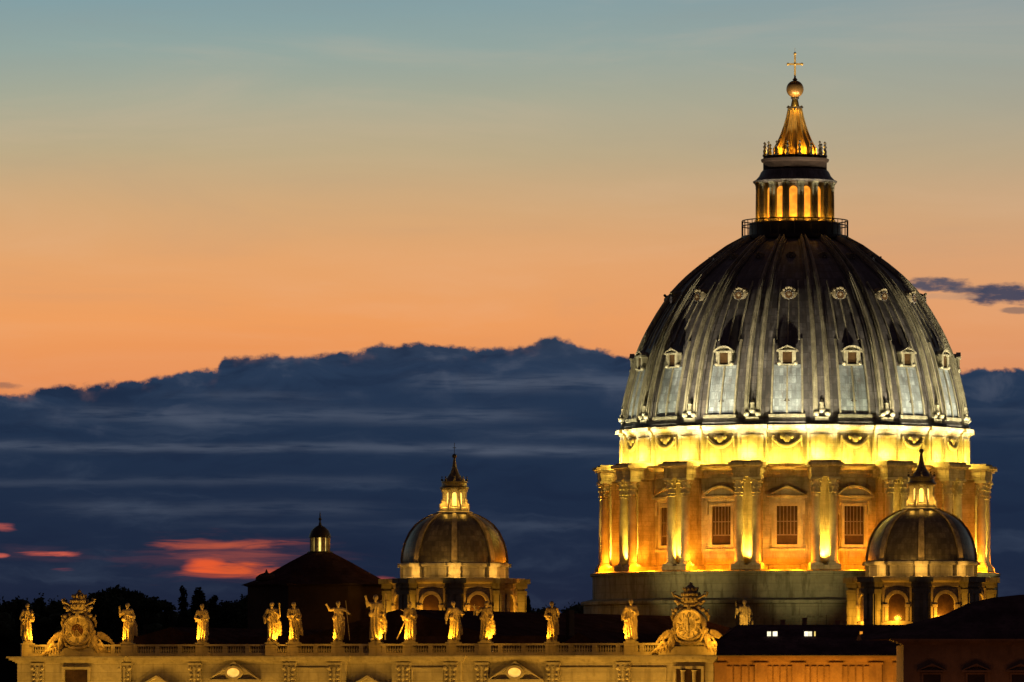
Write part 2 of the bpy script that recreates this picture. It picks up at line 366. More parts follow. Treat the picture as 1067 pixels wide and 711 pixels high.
def column_mesh(H, r, cap_h, leaves=True):
    """base, tapered shaft, capital with two rows of leaves, abacus; foot at z=0"""
    m = MB(); zc = H-cap_h
    m.box(-r*1.4, r*1.4, -r*1.4, r*1.4, 0, r*.35)
    m.lathe([(r*1.38, r*.35), (r*1.42, r*.5), (r*1.38, r*.65), (r*1.12, r*.72), (r*1.2, r*.9), (r*1.02, r*1.05), (r, r*1.3), (r*.99, H*.4), (r*.86, zc-.15), (r*.98, zc-.1), (r*.98, zc),
             (r*.86, zc+.02), (r*.9, zc+cap_h*.5), (r*1.15, H-cap_h*.16)], 20)
    for row, (zz, rr) in enumerate(((.12, 1.0), (.42, 1.1))):
        for k in range(8):
            a = 2*PI*(k+.5*row)/8; mt = Rz(a) @ Matrix.Translation((0, -r*rr, zc+cap_h*zz)) @ Matrix.Rotation(rad(-22), 4, 'X')
            m.prism([(-r*.28, 0), (r*.28, 0), (r*.3, cap_h*.25), (r*.12, cap_h*.36), (-r*.12, cap_h*.36), (-r*.3, cap_h*.25)], -.12*r, .12*r, mt)
    for k in range(4):
        a = PI/4+k*PI/2; m.ball((r*1.32*sin(a), -r*1.32*cos(a), H-cap_h*.27), r*.27, 7, 5)
    m.box(-r*1.35, r*1.35, -r*1.35, r*1.35, H-cap_h*.14, H)
    return m

# ================================================================== MAIN DOME
DX, DY = 48.9, 1160.9
S = F/DY
def dz_(py): return HC+(YH-py)/S
def dr_(px): return px/S
dome = empty('great_dome', (DX, DY, 0), -math.atan2(DX, DY), 'huge ribbed grey dome on a floodlit drum with lantern, ball and cross', 'dome')
PH0 = rad(-2.6)       # bearing of the window bay nearest the viewer
STEP = rad(22.5)
bays = [PH0+k*STEP for k in range(-4, 5)]
ribs_a = [PH0+STEP*(k+.5) for k in range(-8, 8)]
prof_px = [(50, 249), (56, 251.5), (72, 260), (88, 271.4), (103, 282.5), (117.5, 295), (130.5, 309), (145, 331), (156.5, 351), (166, 372.4), (174.2, 401.5), (179.5, 425), (182, 444)]
dome_prof = [(dr_(r)-.5, dz_(y)) for r, y in reversed(prof_px)]   # bottom to top
def dome_r(z):
    return interp([(zz, r) for r, zz in dome_prof], z)
# lathe of the shell, refined
fine = []
for (r0, z0), (r1, z1) in zip(dome_prof, dome_prof[1:]):
    for k in range(3): fine.append((r0+(r1-r0)*k/3, z0+(z1-z0)*k/3))
fine.append(dome_prof[-1])
m = MB(); m.lathe(fine, 128, cap=False); m.build('dome_shell', 'lead', dome)
zb = dz_(447)
m = MB(); m.lathe([(29.6, zb-.6), (30.2, zb-.3), (30.25, zb+.1), (29.95, zb+.5), (29.6, zb+1.0)], 128, cap=False); m.build('dome_foot_moulding', 'lead', dome)
# ribs: three stepped bands swept up the profile
def sweep_band(mb, zlo, zhi, half, h0, h1, n=26, taper=None, off=0.0):
    """band centred on local bearing 0 following the shell; half(z) half width; h0, h1 inner and outer offset"""
    rows = []
    for k in range(n+1):
        t = k/n; z = zlo+(zhi-zlo)*(1-(1-t)**1.6); r = dome_r(z); w = half(z)
        e = .3; r2 = dome_r(z+e); r1 = dome_r(z-e); nx, nz = 2*e, (r1-r2); l = math.hypot(nx, nz); nx /= l; nz /= l   # outward normal in (r, z)
        row = []
        for (u, hh) in ((-w, h0), (-w, h1), (w, h1), (w, h0)):
            R = r+nx*hh; row.append((u+off*r, -math.sqrt(max(R*R-(u+off*r)**2, .01)), z+nz*hh))
        rows.append(row)
    vs = [p for row in rows for p in row]
    fs = []
    for k in range(n):
        for i in range(3): a = k*4+i; fs.append((a, a+1, a+5, a+4)[::1])
    fs += [(0, 3, 2, 1), (n*4, n*4+1, n*4+2, n*4+3)]
    mb.add(vs, [f[::-1] for f in fs], False)
hw = lambda z: .28+.95*(dome_r(z)/30.0)
r0 = MB()
for sd in (-1, 1):      # two pale ridges with a dark channel between them
    sweep_band(r0, zb+1.0, dz_(251), lambda z: .14+.27*dome_r(z)/30, -.2, .58, off=sd*.036)
    sweep_band(r0, zb+1.0, dz_(251), lambda z: .06+.10*dome_r(z)/30, .5, .80, off=sd*.036)
rib = r0.build('rib', 'rib_lead', dome)
rb_ = MB(); sweep_band(rb_, zb+.8, dz_(251), lambda z: hw(z)*1.6, -.3, .22); rb_.build('rib_bed', 'lead', rib)
rib.rotation_euler.z = ribs_a[0]
sc = MB()     # scroll bracket standing at the foot of a rib
sc.box(-1.15, 1.15, -30.2, -29.2, zb+.3, zb+.9)
sc.ball((-.95, -30.2, zb+1.5), .5); sc.ball((.95, -30.2, zb+1.5), .5); sc.ball((0, -30.0, zb+2.0), .5)
sc.lathe([(.5, zb+2.3), (.32, zb+2.9), (.42, zb+3.3), (.05, zb+3.9)], 10, 0, -29.9)
sc.build('rib_foot', 'rib_lead', rib)
for a in ribs_a[1:]: part_copy(rib, a, dome)
# panels of pale lead and their mouldings under the dormers
wv = lambda c: (lambda z: c*dome_r(z)/30.0)
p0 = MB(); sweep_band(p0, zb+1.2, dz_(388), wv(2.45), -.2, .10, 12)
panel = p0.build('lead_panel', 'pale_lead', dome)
fr = MB()
for sd in (-1, 1):
    sweep_band(fr, zb+1.0, dz_(362), lambda z: .16, -.1, .34, 14, off=sd*.0885)
    sweep_band(fr, dz_(362), dz_(300), lambda z: .12, -.1, .2, 10, off=sd*.072)
sweep_band(fr, zb+1.0, dz_(390), lambda z: .13, -.1, .28, 12, off=0)
sweep_band(fr, zb+.8, zb+1.3, lambda z: 3.1, -.1, .5, 1)
sweep_band(fr, dz_(366), dz_(320), lambda z: .10, -.1, .2, 8, off=0)
fr.build('panel_moulding', 'rib_lead', panel)
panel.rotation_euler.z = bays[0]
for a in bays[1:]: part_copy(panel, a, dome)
# dormers, lowest tier
def dormer_low(kind):
    z0 = dz_(386.5); h = 1.9; R = dome_r(z0)+.15; y0 = -R-.25
    b = MB(); b.box(-1.35, 1.35, y0, y0+3.2, z0, z0+h)
    b.prism([(-1.5, z0+h), (1.5, z0+h), (0, z0+h+.9)], y0+.1, y0+4.0)
    o = b.build('dormer_window', 'rib_lead', dome)
    f = MB(); f.box(-1.45, -.8, y0-.3, y0+.01, z0-.15, z0+h); f.box(.8, 1.45, y0-.3, y0+.01, z0-.15, z0+h); f.box(-1.5, 1.5, y0-.35, y0+.01, z0-.4, z0-.15)
    f.ball((-1.35, y0-.1, z0), .42); f.ball((1.35, y0-.1, z0), .42)
    pediment(f, 1.85, z0+h, 1.15, kind, y0-.5, y0+.3, .28)
    f.build('dormer_frame', 'rib_lead', o)
    q = MB(); q.box(-.8, .8, y0-.05, y0-.01, z0-.1, z0+h-.05); q.build('dormer_opening', 'glass', o)
    return o
def dormer_round(z0, s):
    R = dome_r(z0)
    b = MB(); y0 = -R-.55*s
    b.lathe([(1.5*s, z0-1.1*s), (1.75*s, z0-.3*s), (1.55*s, z0+.5*s), (1.1*s, z0+1.05*s), (.35*s, z0+1.3*s), (.01, z0+1.35*s)], 14, 0, y0+1.0*s)
    for k in range(-3, 4): b.ball((k*.48*s, y0+.95*s-1.5*s*cos(k*.42), z0+(1.05-.11*k*k)*s), .30*s, 6, 5)
    o = b.build('round_dormer', 'dormer_lead', dome)
    q = MB(); q.tube([(0, y0-.66*s, z0-.40*s), (0, y0-.40*s, z0-.40*s)], [.72*s, .72*s], 12); q.build('dormer_opening', 'glass', o)
    f = MB()
    for k in range(12):
        a = 2*PI*k/12; f.ball((.78*s*cos(a), y0-.55*s, z0-.35*s+.78*s*sin(a)), .16*s, 6, 4)
    f.build('dormer_frame', 'lead', o)
    return o
dl = [dormer_low(0), dormer_low(1)]; d2 = dormer_round(dz_(313), .88); d3 = dormer_round(dz_(272), .55)
used = [0, 0]
for i, a in enumerate(bays):
    k = i % 2       # the bay facing the viewer (index 4) has a gable
    if not used[k]: dl[k].rotation_euler.z = a; used[k] = 1
    else: part_copy(dl[k], a, dome)
for proto in (d2, d3):
    proto.rotation_euler.z = bays[0]
    for a in bays[1:]: part_copy(proto, a, dome)
# ---- attic
za0, za1 = dz_(489), dz_(452)
m = MB()
m.lathe([(29.5, za0), (29.5, za1-.9), (29.8, za1-.85), (29.8, za1-.5), (30.2, za1-.2), (30.55, za1+.1), (30.55, za1+.4), (30.0, zb-.4), (28.5, zb-.2)], 128, cap=False)
m.build('attic', 'attic_stone', dome)
pl = MB(); pl.box(-2.5, 2.5, -30.1, -29.0, za0, za1-.6); frame4(pl, 1.7, za0+1.1, za1-1.5, .25, -30.3, -30.0)
pl.box(-2.7, 2.7, -30.3, -29.0, za0, za0+.5)
pl.box(-2.6, 2.6, -30.3, -29.0, za1-.6, za1-.2); pl.box(-2.8, 2.8, -30.95, -29.0, za1-.2, za1+.42)
pl = pl.build('attic_pier', 'attic_stone', dome); pl.rotation_euler.z = ribs_a[0]
for a in ribs_a[1:]: part_copy(pl, a, dome)
gl = MB()
for k in range(17):      # swag of leaves and fruit
    t = -1+k/8; gl.ball((t*2.3, -29.65-.15*(1-t*t), za1-1.9-1.25*(1-t*t)), .30+.16*(1-abs(t)), 6, 5)
for sd in (-1, 1):
    gl.tube([(sd*2.35, -29.7, za1-1.4), (sd*2.55, -29.7, za1-3.3)], [.22, .08], 6)
gl.ball((0, -29.8, za1-1.9), .6, 8, 6, (1, .5, 1.2)); gl.ball((-.8, -29.7, za1-1.6), .4); gl.ball((.8, -29.7, za1-1.6), .4)
gl = gl.build('garland', 'garland_stone', dome); gl.rotation_euler.z = bays[0]
for a in bays[1:]: part_copy(gl, a, dome)
# ---- drum wall, entablature
zd0, zd1 = dz_(597), dz_(503)
m = MB(); m.lathe([(29.2, zd0-1), (29.2, zd0+.9), (28.9, zd0+1.0), (28.9, zd1)], 128, cap=False); m.build('drum_wall', 'drum_stone', dome)
m = MB(); m.lathe([(28.9, zd1), (29.3, zd1+.05), (29.3, zd1+.7), (29.5, zd1+.75), (29.5, zd1+1.3), (30.4, zd1+1.5), (31.3, zd1+1.9), (31.4, zd1+2.3), (29.4, zd1+2.45)], 128, cap=False)
m.build('drum_entablature', 'drum_stone', dome)
zc = dz_(592.5)
b = MB()
b.box(-1.55, 1.55, -32.1, -28.4, zd0, zd1-.02)                 # pier behind the pair of columns
b.box(-2.6, 2.6, -34.5, -28.6, zd0-.4, zc)                   # plinth
b.box(-2.35, 2.35, -34.05, -28.6, zd1, zd1+.6); b.box(-2.42, 2.42, -34.12, -28.6, zd1+.6, zd1+1.65)
b.box(-2.75, 2.75, -34.5, -28.6, zd1+1.65, zd1+1.95); b.box(-3.05, 3.05, -34.9, -28.6, zd1+1.95, zd1+2.45)
b.box(-2.6, 2.6, -34.2, -29.6, zd1+2.45, zd1+2.8)
for sd in (-1, 1):                                           # capitals of the pier pilasters
    b.box(sd*1.6-.12, sd*1.6+.12, -32.2, -29.2, zd1-2.6, zd1-.3)
but = b.build('buttress', 'drum_stone', dome)
cm = column_mesh(zd1-zc, .78, 3.0)
c1 = cm.build('column', 'column_stone', but); c1.location = (-1.5, -33.2, zc)
c2 = c1.copy(); COL.objects.link(c2); c2.location = (1.5, -33.2, zc)
but.rotation_euler.z = ribs_a[0]
front_ribs = [a for a in ribs_a if abs(a) < rad(106)]
but.rotation_euler.z = front_ribs[0]
for a in front_ribs[1:]: part_copy(but, a, dome)
def drum_window(kind):
    z0, z1 = dz_(571), dz_(532)
    f = MB(); yw = -28.95
    frame4(f, 1.75, z0, z1, .55, yw-.4, yw+.1); frame4(f, 2.3, z0-.4, z1+.55, .3, yw-.2, yw+.1)
    f.box(-2.9, 2.9, yw-.7, yw+.1, z0-1.1, z0-.7)
    for sd in (-1, 1): f.box(sd*2.75-.28, sd*2.75+.28, yw-.6, yw+.1, z1-1.4, z1+.95)
    f.box(-3.0, 3.0, yw-.35, yw+.1, z1+.85, z1+1.4)
    o = f.build('drum_window', 'column_stone', dome)
    p = MB(); pediment(p, 3.35, z1+1.4, 2.1, kind, yw-1.0, yw+.1, .4); p.build('pediment', 'column_stone', o)
    q = MB(); q.box(-1.75, 1.75, yw-.06, yw-.01, z0, z1); q.build('pane', 'glass', o)
    bb = MB()
    for k in range(5): bb.box(-1.2+.6*k-.07, -1.2+.6*k+.07, yw-.16, yw-.07, z0+1.6, z1)
    bb.box(-1.75, 1.75, yw-.18, yw-.07, z0+1.5, z0+1.7); bb.box(-1.75, 1.75, yw-.17, yw-.07, z0+3.8, z0+3.95)
    bb.build('bars', 'iron', o)
    return o
dw = [drum_window(0), drum_window(1)]; used = [0, 0]
for i, a in enumerate(bays):
    k = i % 2
    if not used[k]: dw[k].rotation_euler.z = a; used[k] = 1
    else: part_copy(dw[k], a, dome)
# ---- pedestal rings
m = MB()
m.lathe([(35.0, dz_(626)), (35.0, dz_(602)), (35.4, dz_(601)), (35.4, dz_(598.5)), (34.6, dz_(597.3)), (28.8, dz_(597))], 128, cap=False)
m.build('pedestal', 'base_stone', dome)
m = MB()
m.lathe([(36.8, 20), (36.8, dz_(632)), (37.3, dz_(631)), (37.3, dz_(628)), (35.8, dz_(625.8)), (34.8, dz_(625.5))], 16, phase=PH0+STEP/2, sm=False, cap=False)
m.lathe([(37.4, dz_(646)), (37.4, dz_(644))], 16, phase=PH0+STEP/2, sm=False, cap=False)
m.build('octagon_base', 'base_stone', dome)
# ---- gallery and lantern
zg = dz_(249)
m = MB(); m.lathe([(8.6, zg-.6), (9.3, zg-.2), (9.3, zg+.3), (8.0, zg+.4), (7.9, dz_(233)), (7.2, dz_(232))], 48); m.build('lantern_base', 'dark_metal', dome)
rl = MB()
for k in range(40):
    a = 2*PI*k/40; rl.tube([(9.1*sin(a), -9.1*cos(a), zg+.3), (9.1*sin(a), -9.1*cos(a), dz_(230.5))], .07 if k % 5 else .14, 5)
for z in (dz_(230.5), dz_(236), dz_(247)):
    rl.lathe([(9.05, z-.09), (9.17, z-.09), (9.17, z+.09), (9.05, z+.09), (9.05, z-.09)], 48, cap=False)
rl.build('gallery_railing', 'dark_metal', dome)
zl0, zl1 = dz_(231), dz_(192)
m = MB(); m.lathe([(5.6, zl0-1), (5.6, zl1+.3)], 48); core = m.build('lantern_core', 'drum_stone', dome)
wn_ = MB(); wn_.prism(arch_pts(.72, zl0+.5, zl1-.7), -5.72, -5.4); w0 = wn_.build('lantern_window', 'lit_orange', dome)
w0.rotation_euler.z = bays[0]
for k in range(1, 16): part_copy(w0, PH0+STEP*(k-4), dome)
lc = MB(); H = zl1-zl0
lc.box(-.30, .30, -6.2, -4.7, zl0, zl1)
lc.box(-.5, .5, -7.0, -4.7, zl0-.3, zl0+.15); lc.box(-.5, .5, -7.0, -4.7, zl1-.1, zl1+.3)
lp = lc.build('lantern_buttress', 'base_stone', dome)
sm_col = column_mesh(H, .27, .9, False)
cc = sm_col.build('column', 'base_stone', lp); cc.location = (-.36, -6.55, zl0)
c3 = cc.copy(); COL.objects.link(c3); c3.location = (.36, -6.55, zl0)
lp.rotation_euler.z = ribs_a[0]
for a in ribs_a[1:]: part_copy(lp, a, dome)
z = dz_
m = MB(); m.lathe([(6.7, z(192)), (7.2, z(191)), (7.3, z(189.5)), (6.8, z(188)), (6.2, z(184)), (5.9, z(180)), (5.6, z(178))], 48)
m.build('lantern_cornice', 'lead', dome)
m = MB(); m.lathe([(5.5, z(178)), (5.5, z(170)), (5.8, z(169)), (5.9, z(166.5)), (5.5, z(165.5)), (5.4, z(163)), (3.6, z(162.5))], 48)
m.build('lantern_attic', 'dark_wall', dome)
m = MB()     # candelabrum
rr, zz0 = 5.3, z(164)
m.lathe([(.32, zz0), (.36, zz0+.3), (.2, zz0+.5), (.28, zz0+1.0), (.12, zz0+1.4), (.3, zz0+1.75), (.1, zz0+1.95), (.08, zz0+2.1), (.24, zz0+2.35), (.02, zz0+2.6)], 10, 0, -rr)
cd = m.build('candelabrum', 'dark_metal', dome); cd.rotation_euler.z = ribs_a[0]
for a in ribs_a[1:]: part_copy(cd, a, dome)
sp_prof = [(3.55, z(162.5)), (3.45, z(155)), (2.8, z(148)), (2.25, z(140)), (1.75, z(131)), (1.35, z(122)), (1.1, z(114)), (1.05, z(113))]
m = MB(); m.lathe(sp_prof, 32)
m.build('spire', 'gilt', dome)
m = MB()
for a in ribs_a:
    m.tube([((r+.08)*sin(a), -(r+.08)*cos(a), zz) for r, zz in sp_prof], [.24, .22, .2, .18, .15, .13, .11, .1], 6)
    m.ball((3.5*sin(a), -3.5*cos(a), z(156)), .36, 6, 5); m.ball((2.0*sin(a), -2.0*cos(a), z(135)), .17, 6, 4)
m.build('spire_ribs', 'gilt', dome)
m = MB(); m.lathe([(1.1, z(113.5)), (1.45, z(112.5)), (1.45, z(111.5)), (.75, z(111)), (.62, z(107)), (.5, z(104)), (.75, z(102.5)), (.6, z(101))], 20)
for k in range(6): m.ball((1.3*sin(k*PI/3), -1.3*cos(k*PI/3), z(111.5)), .2, 6, 4)
m.build('spire_collar', 'dark_metal', dome)
m = MB(); m.ball((0, 0, z(93)), 1.5, 28, 18); m.lathe([(.25, z(84.5)), (.45, z(83)), (.2, z(81.5)), (.1, z(79))], 12); m.build('ball', 'bronze', dome)
m = MB(); m.box(-.16, .16, -.16, .16, z(82), z(56.5)); m.box(-1.15, 1.15, -.15, .15, z(67)-.16, z(67)+.16)
for (x_, z_) in ((-1.2, z(67)), (1.2, z(67)), (0, z(56))): m.ball((x_, 0, z_), .26, 8, 6)
m.ball((0, 0, z(67)), .3, 8, 6)
m.tube([(0, 0, z(56)), (0, 0, z(50))], .03, 5)
m.build('cross', 'gilt', dome)
# ---- lamps of the great dome
def polar(r, a, z): return (r*sin(a), -r*cos(a), z)
for a in front_ribs:
    if abs(a) > rad(100): continue
    lamp('attic_floodlight', polar(31.9, a-rad(1.2), zd1+3.6), 2300, (1, .64, .09), .3, dome)
    lamp('attic_floodlight', polar(31.05, a+rad(7.5), zd1+3.0), 1200, (1, .66, .08), .3, dome)
    lamp('attic_floodlight', polar(31.05, a-rad(7.5), zd1+3.0), 700, (1, .66, .08), .3, dome)
    lamp('column_uplight', polar(33.1, a, zc+.4), 24000, (1, .58, .05), .15, dome, spot=rad(80), target=polar(32.1, a, zc+7), blend=.8)
    lamp('capital_spot', polar(35.3, a, zd0+.4), 8500, (1, .58, .07), .15, dome, spot=rad(32), target=polar(33.7, a, zd1), blend=.8)
    lamp('strip_uplight', polar(33.7, a, zc+.3), 1500, (1, .56, .05), .15, dome, spot=rad(40), target=polar(32.1, a, zc+7), blend=.7)
    for sd in (-1, 1):
        lamp('pier_uplight', polar(33.0, a+sd*rad(5.6), zd0+.5), 1500, (1, .50, .03), .2, dome, spot=rad(110), target=polar(31.5, a+sd*rad(3.5), zd0+8), blend=.7)
        lamp('rib_spot', polar(34.9, a+sd*rad(4.2), zd1+3.3), 17000, COOL, .4, dome, spot=rad(70), target=polar(26.5, a+sd*rad(6), zd1+24), blend=.9)
for i, a in enumerate(bays):
    if abs(a) > rad(98): continue
    for sd in (-1, 1): lamp('bay_uplight', polar(34.4, a+sd*rad(3.2), zd0+.6), 2700, (1, .26, .004), .3, dome)
for a, p in ((-64, 1.0), (-30, 1.0), (2, .8), (40, .8), (66, 1.0)):
    lamp('dome_fill_light', polar(68, rad(a), 51), 430000*p, (1, .80, .50), .8, dome, spot=rad(21), target=polar(20, rad(a), 107), blend=.6)  # unseen fill added to brighten the dome shell
    lamp('pedestal_fill_light', polar(62, rad(a), 50), 12000, (1, .78, .30), .6, dome, spot=rad(40), target=polar(35, rad(a), 59), blend=.9)  # extra unseen lamp added to lift the pedestal ring
    lamp('dome_fill_light', polar(70, rad(a), 50), 15000*p, (1, .62, .13), .8, dome, spot=rad(54), target=polar(24, rad(a), 80), blend=.7)  # wide fill added for column fronts and entablature
lamp('lantern_floodlight', polar(14, rad(-20), dz_(262)), 190, (1, .52, .12), .3, dome, spot=rad(60), target=(0, 0, dz_(150)))
lamp('lantern_floodlight', polar(14, rad(25), dz_(262)), 190, (1, .52, .12), .3, dome, spot=rad(60), target=(0, 0, dz_(150)))
for k in range(16):
    a = PH0+STEP*k
    if cos(a) > -.2:
        lamp('lantern_lamp', polar(6.3, a, zl0+.4), 90, (1, .36, .02), .15, dome)
        lamp('lantern_outer_lamp', polar(7.9, a+STEP/2, zl0+.3), 40, (1, .42, .04), .15, dome)
for k in range(6):
    lamp('spire_lamp', polar(4.5, k*PI/3+.3, z(158)), 520, (1, .46, .03), .15, dome)
lamp('ball_lamp', (0, -1.9, z(108)), 420, (1, .50, .05), .1, dome)

# ================================================================== MINOR DOMES
def minor_dome(loc, label):
    """local metres above z=0 chosen so that the cornice circle of the little dome is at z = 0"""
    e = empty('minor_dome', (loc[0], loc[1], loc[2]), -math.atan2(loc[0], loc[1]), label, 'dome', 'small domes before the great dome')
    s = 1/6.24
    # hemisphere, z measured from its foot (picture row 586)
    pr = [(8.75, 0), (8.8, .5), (8.6, 2.0), (8.15, 3.6), (7.4, 5.1), (6.4, 6.4), (5.2, 7.3), (4.0, 7.95), (3.0, 8.3)]
    m = MB(); m.lathe(pr, 64, cap=False); m.build('dome_shell', 'small_lead', e)
    rb = MB()
    def drr(zv): return interp([(b_, a_) for a_, b_ in pr], zv)
    rows = [(r*1.012, zv) for r, zv in pr]
    n = len(rows); vs = []
    for r, zv in rows:
        w = .18+.32*r/8.8
        for u, hh in ((-w, -.2), (-w, .22), (w, .22), (w, -.2)): vs.append((u, -(r+hh), zv+(hh*.6 if zv > 5 else 0)))
    fs = [(k*4+i, k*4+4+i, k*4+5+i, k*4+1+i) for k in range(n-1) for i in range(3)]
    rb.add(vs, fs); rb0 = rb.build('rib', 'small_rib_lit', e); rb0.rotation_euler.z = 0
    for k in range(1, 16): 
        if k % 2 == 0: part_copy(rb0, k*PI/8, e)
    # drum band with panels
    m = MB(); m.lathe([(8.7, -2.7), (8.7, -.75), (9.1, -.65), (9.35, -.45), (9.35, -.15), (8.9, 0), (8.6, .1)], 64, cap=False); m.build('drum_band', 'travertine', e)
    pp = MB(); pp.box(-1.0, 1.0, -9.15, -8.3, -2.6, -.7); pp.box(-1.15, 1.15, -9.6, -8.3, -.7, -.12); p0 = pp.build('band_pier', 'travertine', e)
    for k in range(1, 8): part_copy(p0, k*PI/4, e)
    # octagonal storey with a corner towards the viewer
    R8 = 10.9
    m = MB(); m.lathe([(R8, -26), (R8, -4.3), (R8+.15, -4.2), (R8+.15, -3.6), (R8+.9, -3.3), (R8+1.1, -2.9), (R8+1.1, -2.65), (8.5, -2.5)], 8, sm=False, cap=False)
    m.build('octagon_wall', 'travertine', e)
    ap = R8*cos(PI/8)
    for k in range(8):
        a = PI/8+k*PI/4
        if cos(a) < -.5: continue
        f = MB(); arch_band(f, 1.55, .55, -9.8, -5.4, -ap-.35, -ap+.1); f.box(-2.1-.3, -1.5, -ap-.5, -ap+.1, -7.6, -7.15); f.box(1.5, 2.4, -ap-.5, -ap+.1, -7.6, -7.15)
        f.box(-2.6, -2.25, -ap-.3, -ap+.1, -10, -4.4); f.box(2.25, 2.6, -ap-.3, -ap+.1, -10, -4.4)
        w = f.build('arched_window', 'travertine', e); w.rotation_euler.z = a
        q = MB(); q.prism(arch_pts(1.55, -9.8, -5.4), -ap-.05, -ap+.05); q.build('pane', 'glass', w)
    for k in range(8):
        a = k*PI/4
        if cos(a) < -.75: continue
        f = MB(); f.box(-1.35, 1.35, -R8-1.0, -R8+.9, -14, -4.3); f.box(-1.1, -.25, -R8-1.25, -R8-.9, -14, -5.4); f.box(.25, 1.1, -R8-1.25, -R8-.9, -14, -5.4)
        f.box(-1.55, 1.55, -R8-1.35, -R8+.9, -5.4, -4.7)
        f.box(-1.6, 1.6, -R8-1.4, -R8+.9, -4.3, -3.55); f.box(-1.95, 1.95, -R8-1.9, -R8+.9, -3.55, -2.7)
        c = f.build('corner_pier', 'base_stone', e); c.rotation_euler.z = a
    # lantern
    m = MB(); m.lathe([(3.2, 8.1), (3.1, 8.6), (2.5, 8.75), (2.4, 9.3), (2.1, 9.4)], 32); m.build('lantern_foot', 'travertine', e)
    m = MB(); m.lathe([(1.35, 9.3), (1.35, 12.3)], 24); m.build('lantern_core', 'travertine', e)
    for k in range(8):
        a = PI/8+k*PI/4
        c = MB(); c.box(-.2, .2, -2.15, -1.2, 9.3, 12.3); c.box(-.26, .26, -2.3, -1.7, 12.0, 12.35)
        c.prism([(0, 0), (.1, 0), (.1, .1)], -1.4, -1.3, Matrix.Translation((0, 0, 9.5)))
        c.box(-.16, .16, -2.7, -2.1, 9.0, 10.0); c.box(-.16, .16, -2.4, -2.1, 10.0, 10.7)
        c = c.build('lantern_pier', 'travertine', e); c.rotation_euler.z = a
        q = MB(); q.prism(arch_pts(.34, 9.7, 11.9, 6), -1.42, -1.3); q = q.build('lantern_window', 'lit_yellow', e); q.rotation_euler.z = k*PI/4
    m = MB(); m.lathe([(2.1, 12.3), (2.45, 12.5), (2.45, 12.8), (2.15, 12.95), (2.1, 13.5), (2.25, 13.6), (2.2, 13.8), (1.55, 14.05), (1.15, 14.6), (.75, 15.2), (.48, 15.9), (.3, 16.8), (.18, 17.7)], 24)
    for k in range(8): m.ball((2.1*sin(k*PI/4), -2.1*cos(k*PI/4), 14.05), .22, 6, 5); m.ball((2.1*sin(k*PI/4), -2.1*cos(k*PI/4), 14.5), .13, 6, 5)
    m.build('lantern_cap', 'small_lead', e)
    m = MB(); m.ball((0, 0, 18.05), .4, 12, 8); m.tube([(0, 0, 18.4), (0, 0, 20.3)], .05, 5); m.box(-.3, .3, -.04, .04, 19.4, 19.5); m.build('finial', 'dark_metal', e)
    # lamps
    for k in range(8):
        a = k*PI/4
        if cos(a) < -.3: continue
        lamp('lantern_lamp', polar(2.5, a, 9.8), 110, (1, .52, .07), .12, e)
        lamp('dome_lamp', polar(10.7, a, -1.5), 300, (1, .52, .09), .2, e)
    for k in range(8):
        a = PI/8+k*PI/4
        if cos(a) < -.3: continue
        lamp('window_lamp', polar(11.6, a-rad(3), -9.4), 1100, (1, .40, .025), .2, e)
    lamp('minor_dome_fill', (-12, -34, -8), 11000, (1, .56, .12), .5, e, spot=rad(24), target=(0, -4, 4.5), blend=.8)  # unseen front fill added for the golden sheen of the shell
    lamp('minor_dome_fill', (12, -34, -8), 6000, (1, .56, .12), .5, e, spot=rad(24), target=(0, -4, 4.5), blend=.8)
    lamp('cap_fill_spot', (0, -9, 8.5), 1800, (1, .52, .06), .3, e, spot=rad(60), target=(0, 0, 15))  # lamp added in mid-air to gild the lantern cap
    return e
def ctr(px, Y): return (px-533.5)/F*Y
YR, YL = 1098.3, 1132.5
minor_dome((ctr(960, YR), YR, HC+(YH-585)*YR/F), 'small lead dome with lit lantern standing in front of the great dome')
minor_dome((ctr(473.5, YL), YL, HC+(YH-587)*YL/F), 'small lead dome with lit lantern standing alone against the dark cloud')

# ================================================================== SACRISTY (dark cone roof with little lantern)
YS = 1150.0; ks = YS/F
e = empty('sacristy', (ctr(333.5, YS), YS, 0), 0, 'dark round building with conical roof and small lit lantern', 'building')
zz = lambda py: HC+(YH-py)*ks
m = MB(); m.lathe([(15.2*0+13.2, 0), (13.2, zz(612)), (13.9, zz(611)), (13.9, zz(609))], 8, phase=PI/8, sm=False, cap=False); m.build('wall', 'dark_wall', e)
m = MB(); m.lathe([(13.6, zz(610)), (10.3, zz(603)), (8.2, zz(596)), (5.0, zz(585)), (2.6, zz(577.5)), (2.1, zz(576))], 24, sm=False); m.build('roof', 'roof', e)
m = MB(); m.lathe([(2.2, zz(577)), (2.2, zz(575)), (1.9, zz(574.6))], 16); m.build('lantern_foot', 'dark_metal', e)
m = MB(); m.lathe([(1.8, zz(560.5)), (1.95, zz(560)), (1.8, zz(557)), (1.5, zz(553)), (.9, zz(549.5)), (.3, zz(547.5)), (.15, zz(544)), (.1, zz(536)), (.02, zz(533))], 16)
m.ball((0, 0, zz(541)), .28, 8, 6)
ln = m.build('lantern', 'dark_metal', e)
m = MB(); m.lathe([(1.25, zz(575)), (1.25, zz(560.5))], 16); m.build('lit_core', 'lit_yellow', ln)
m = MB()
for k in range(8):
    a = k*PI/4+PI/8; m.box(-.3, .3, -1.75, -1.2, zz(575), zz(560.4), Rz(a))
m.build('lantern_piers', 'travertine', ln)
lamp('lantern_lamp', (0, -2.4, zz(573)), 5, (1, .6, .15), .1, e)
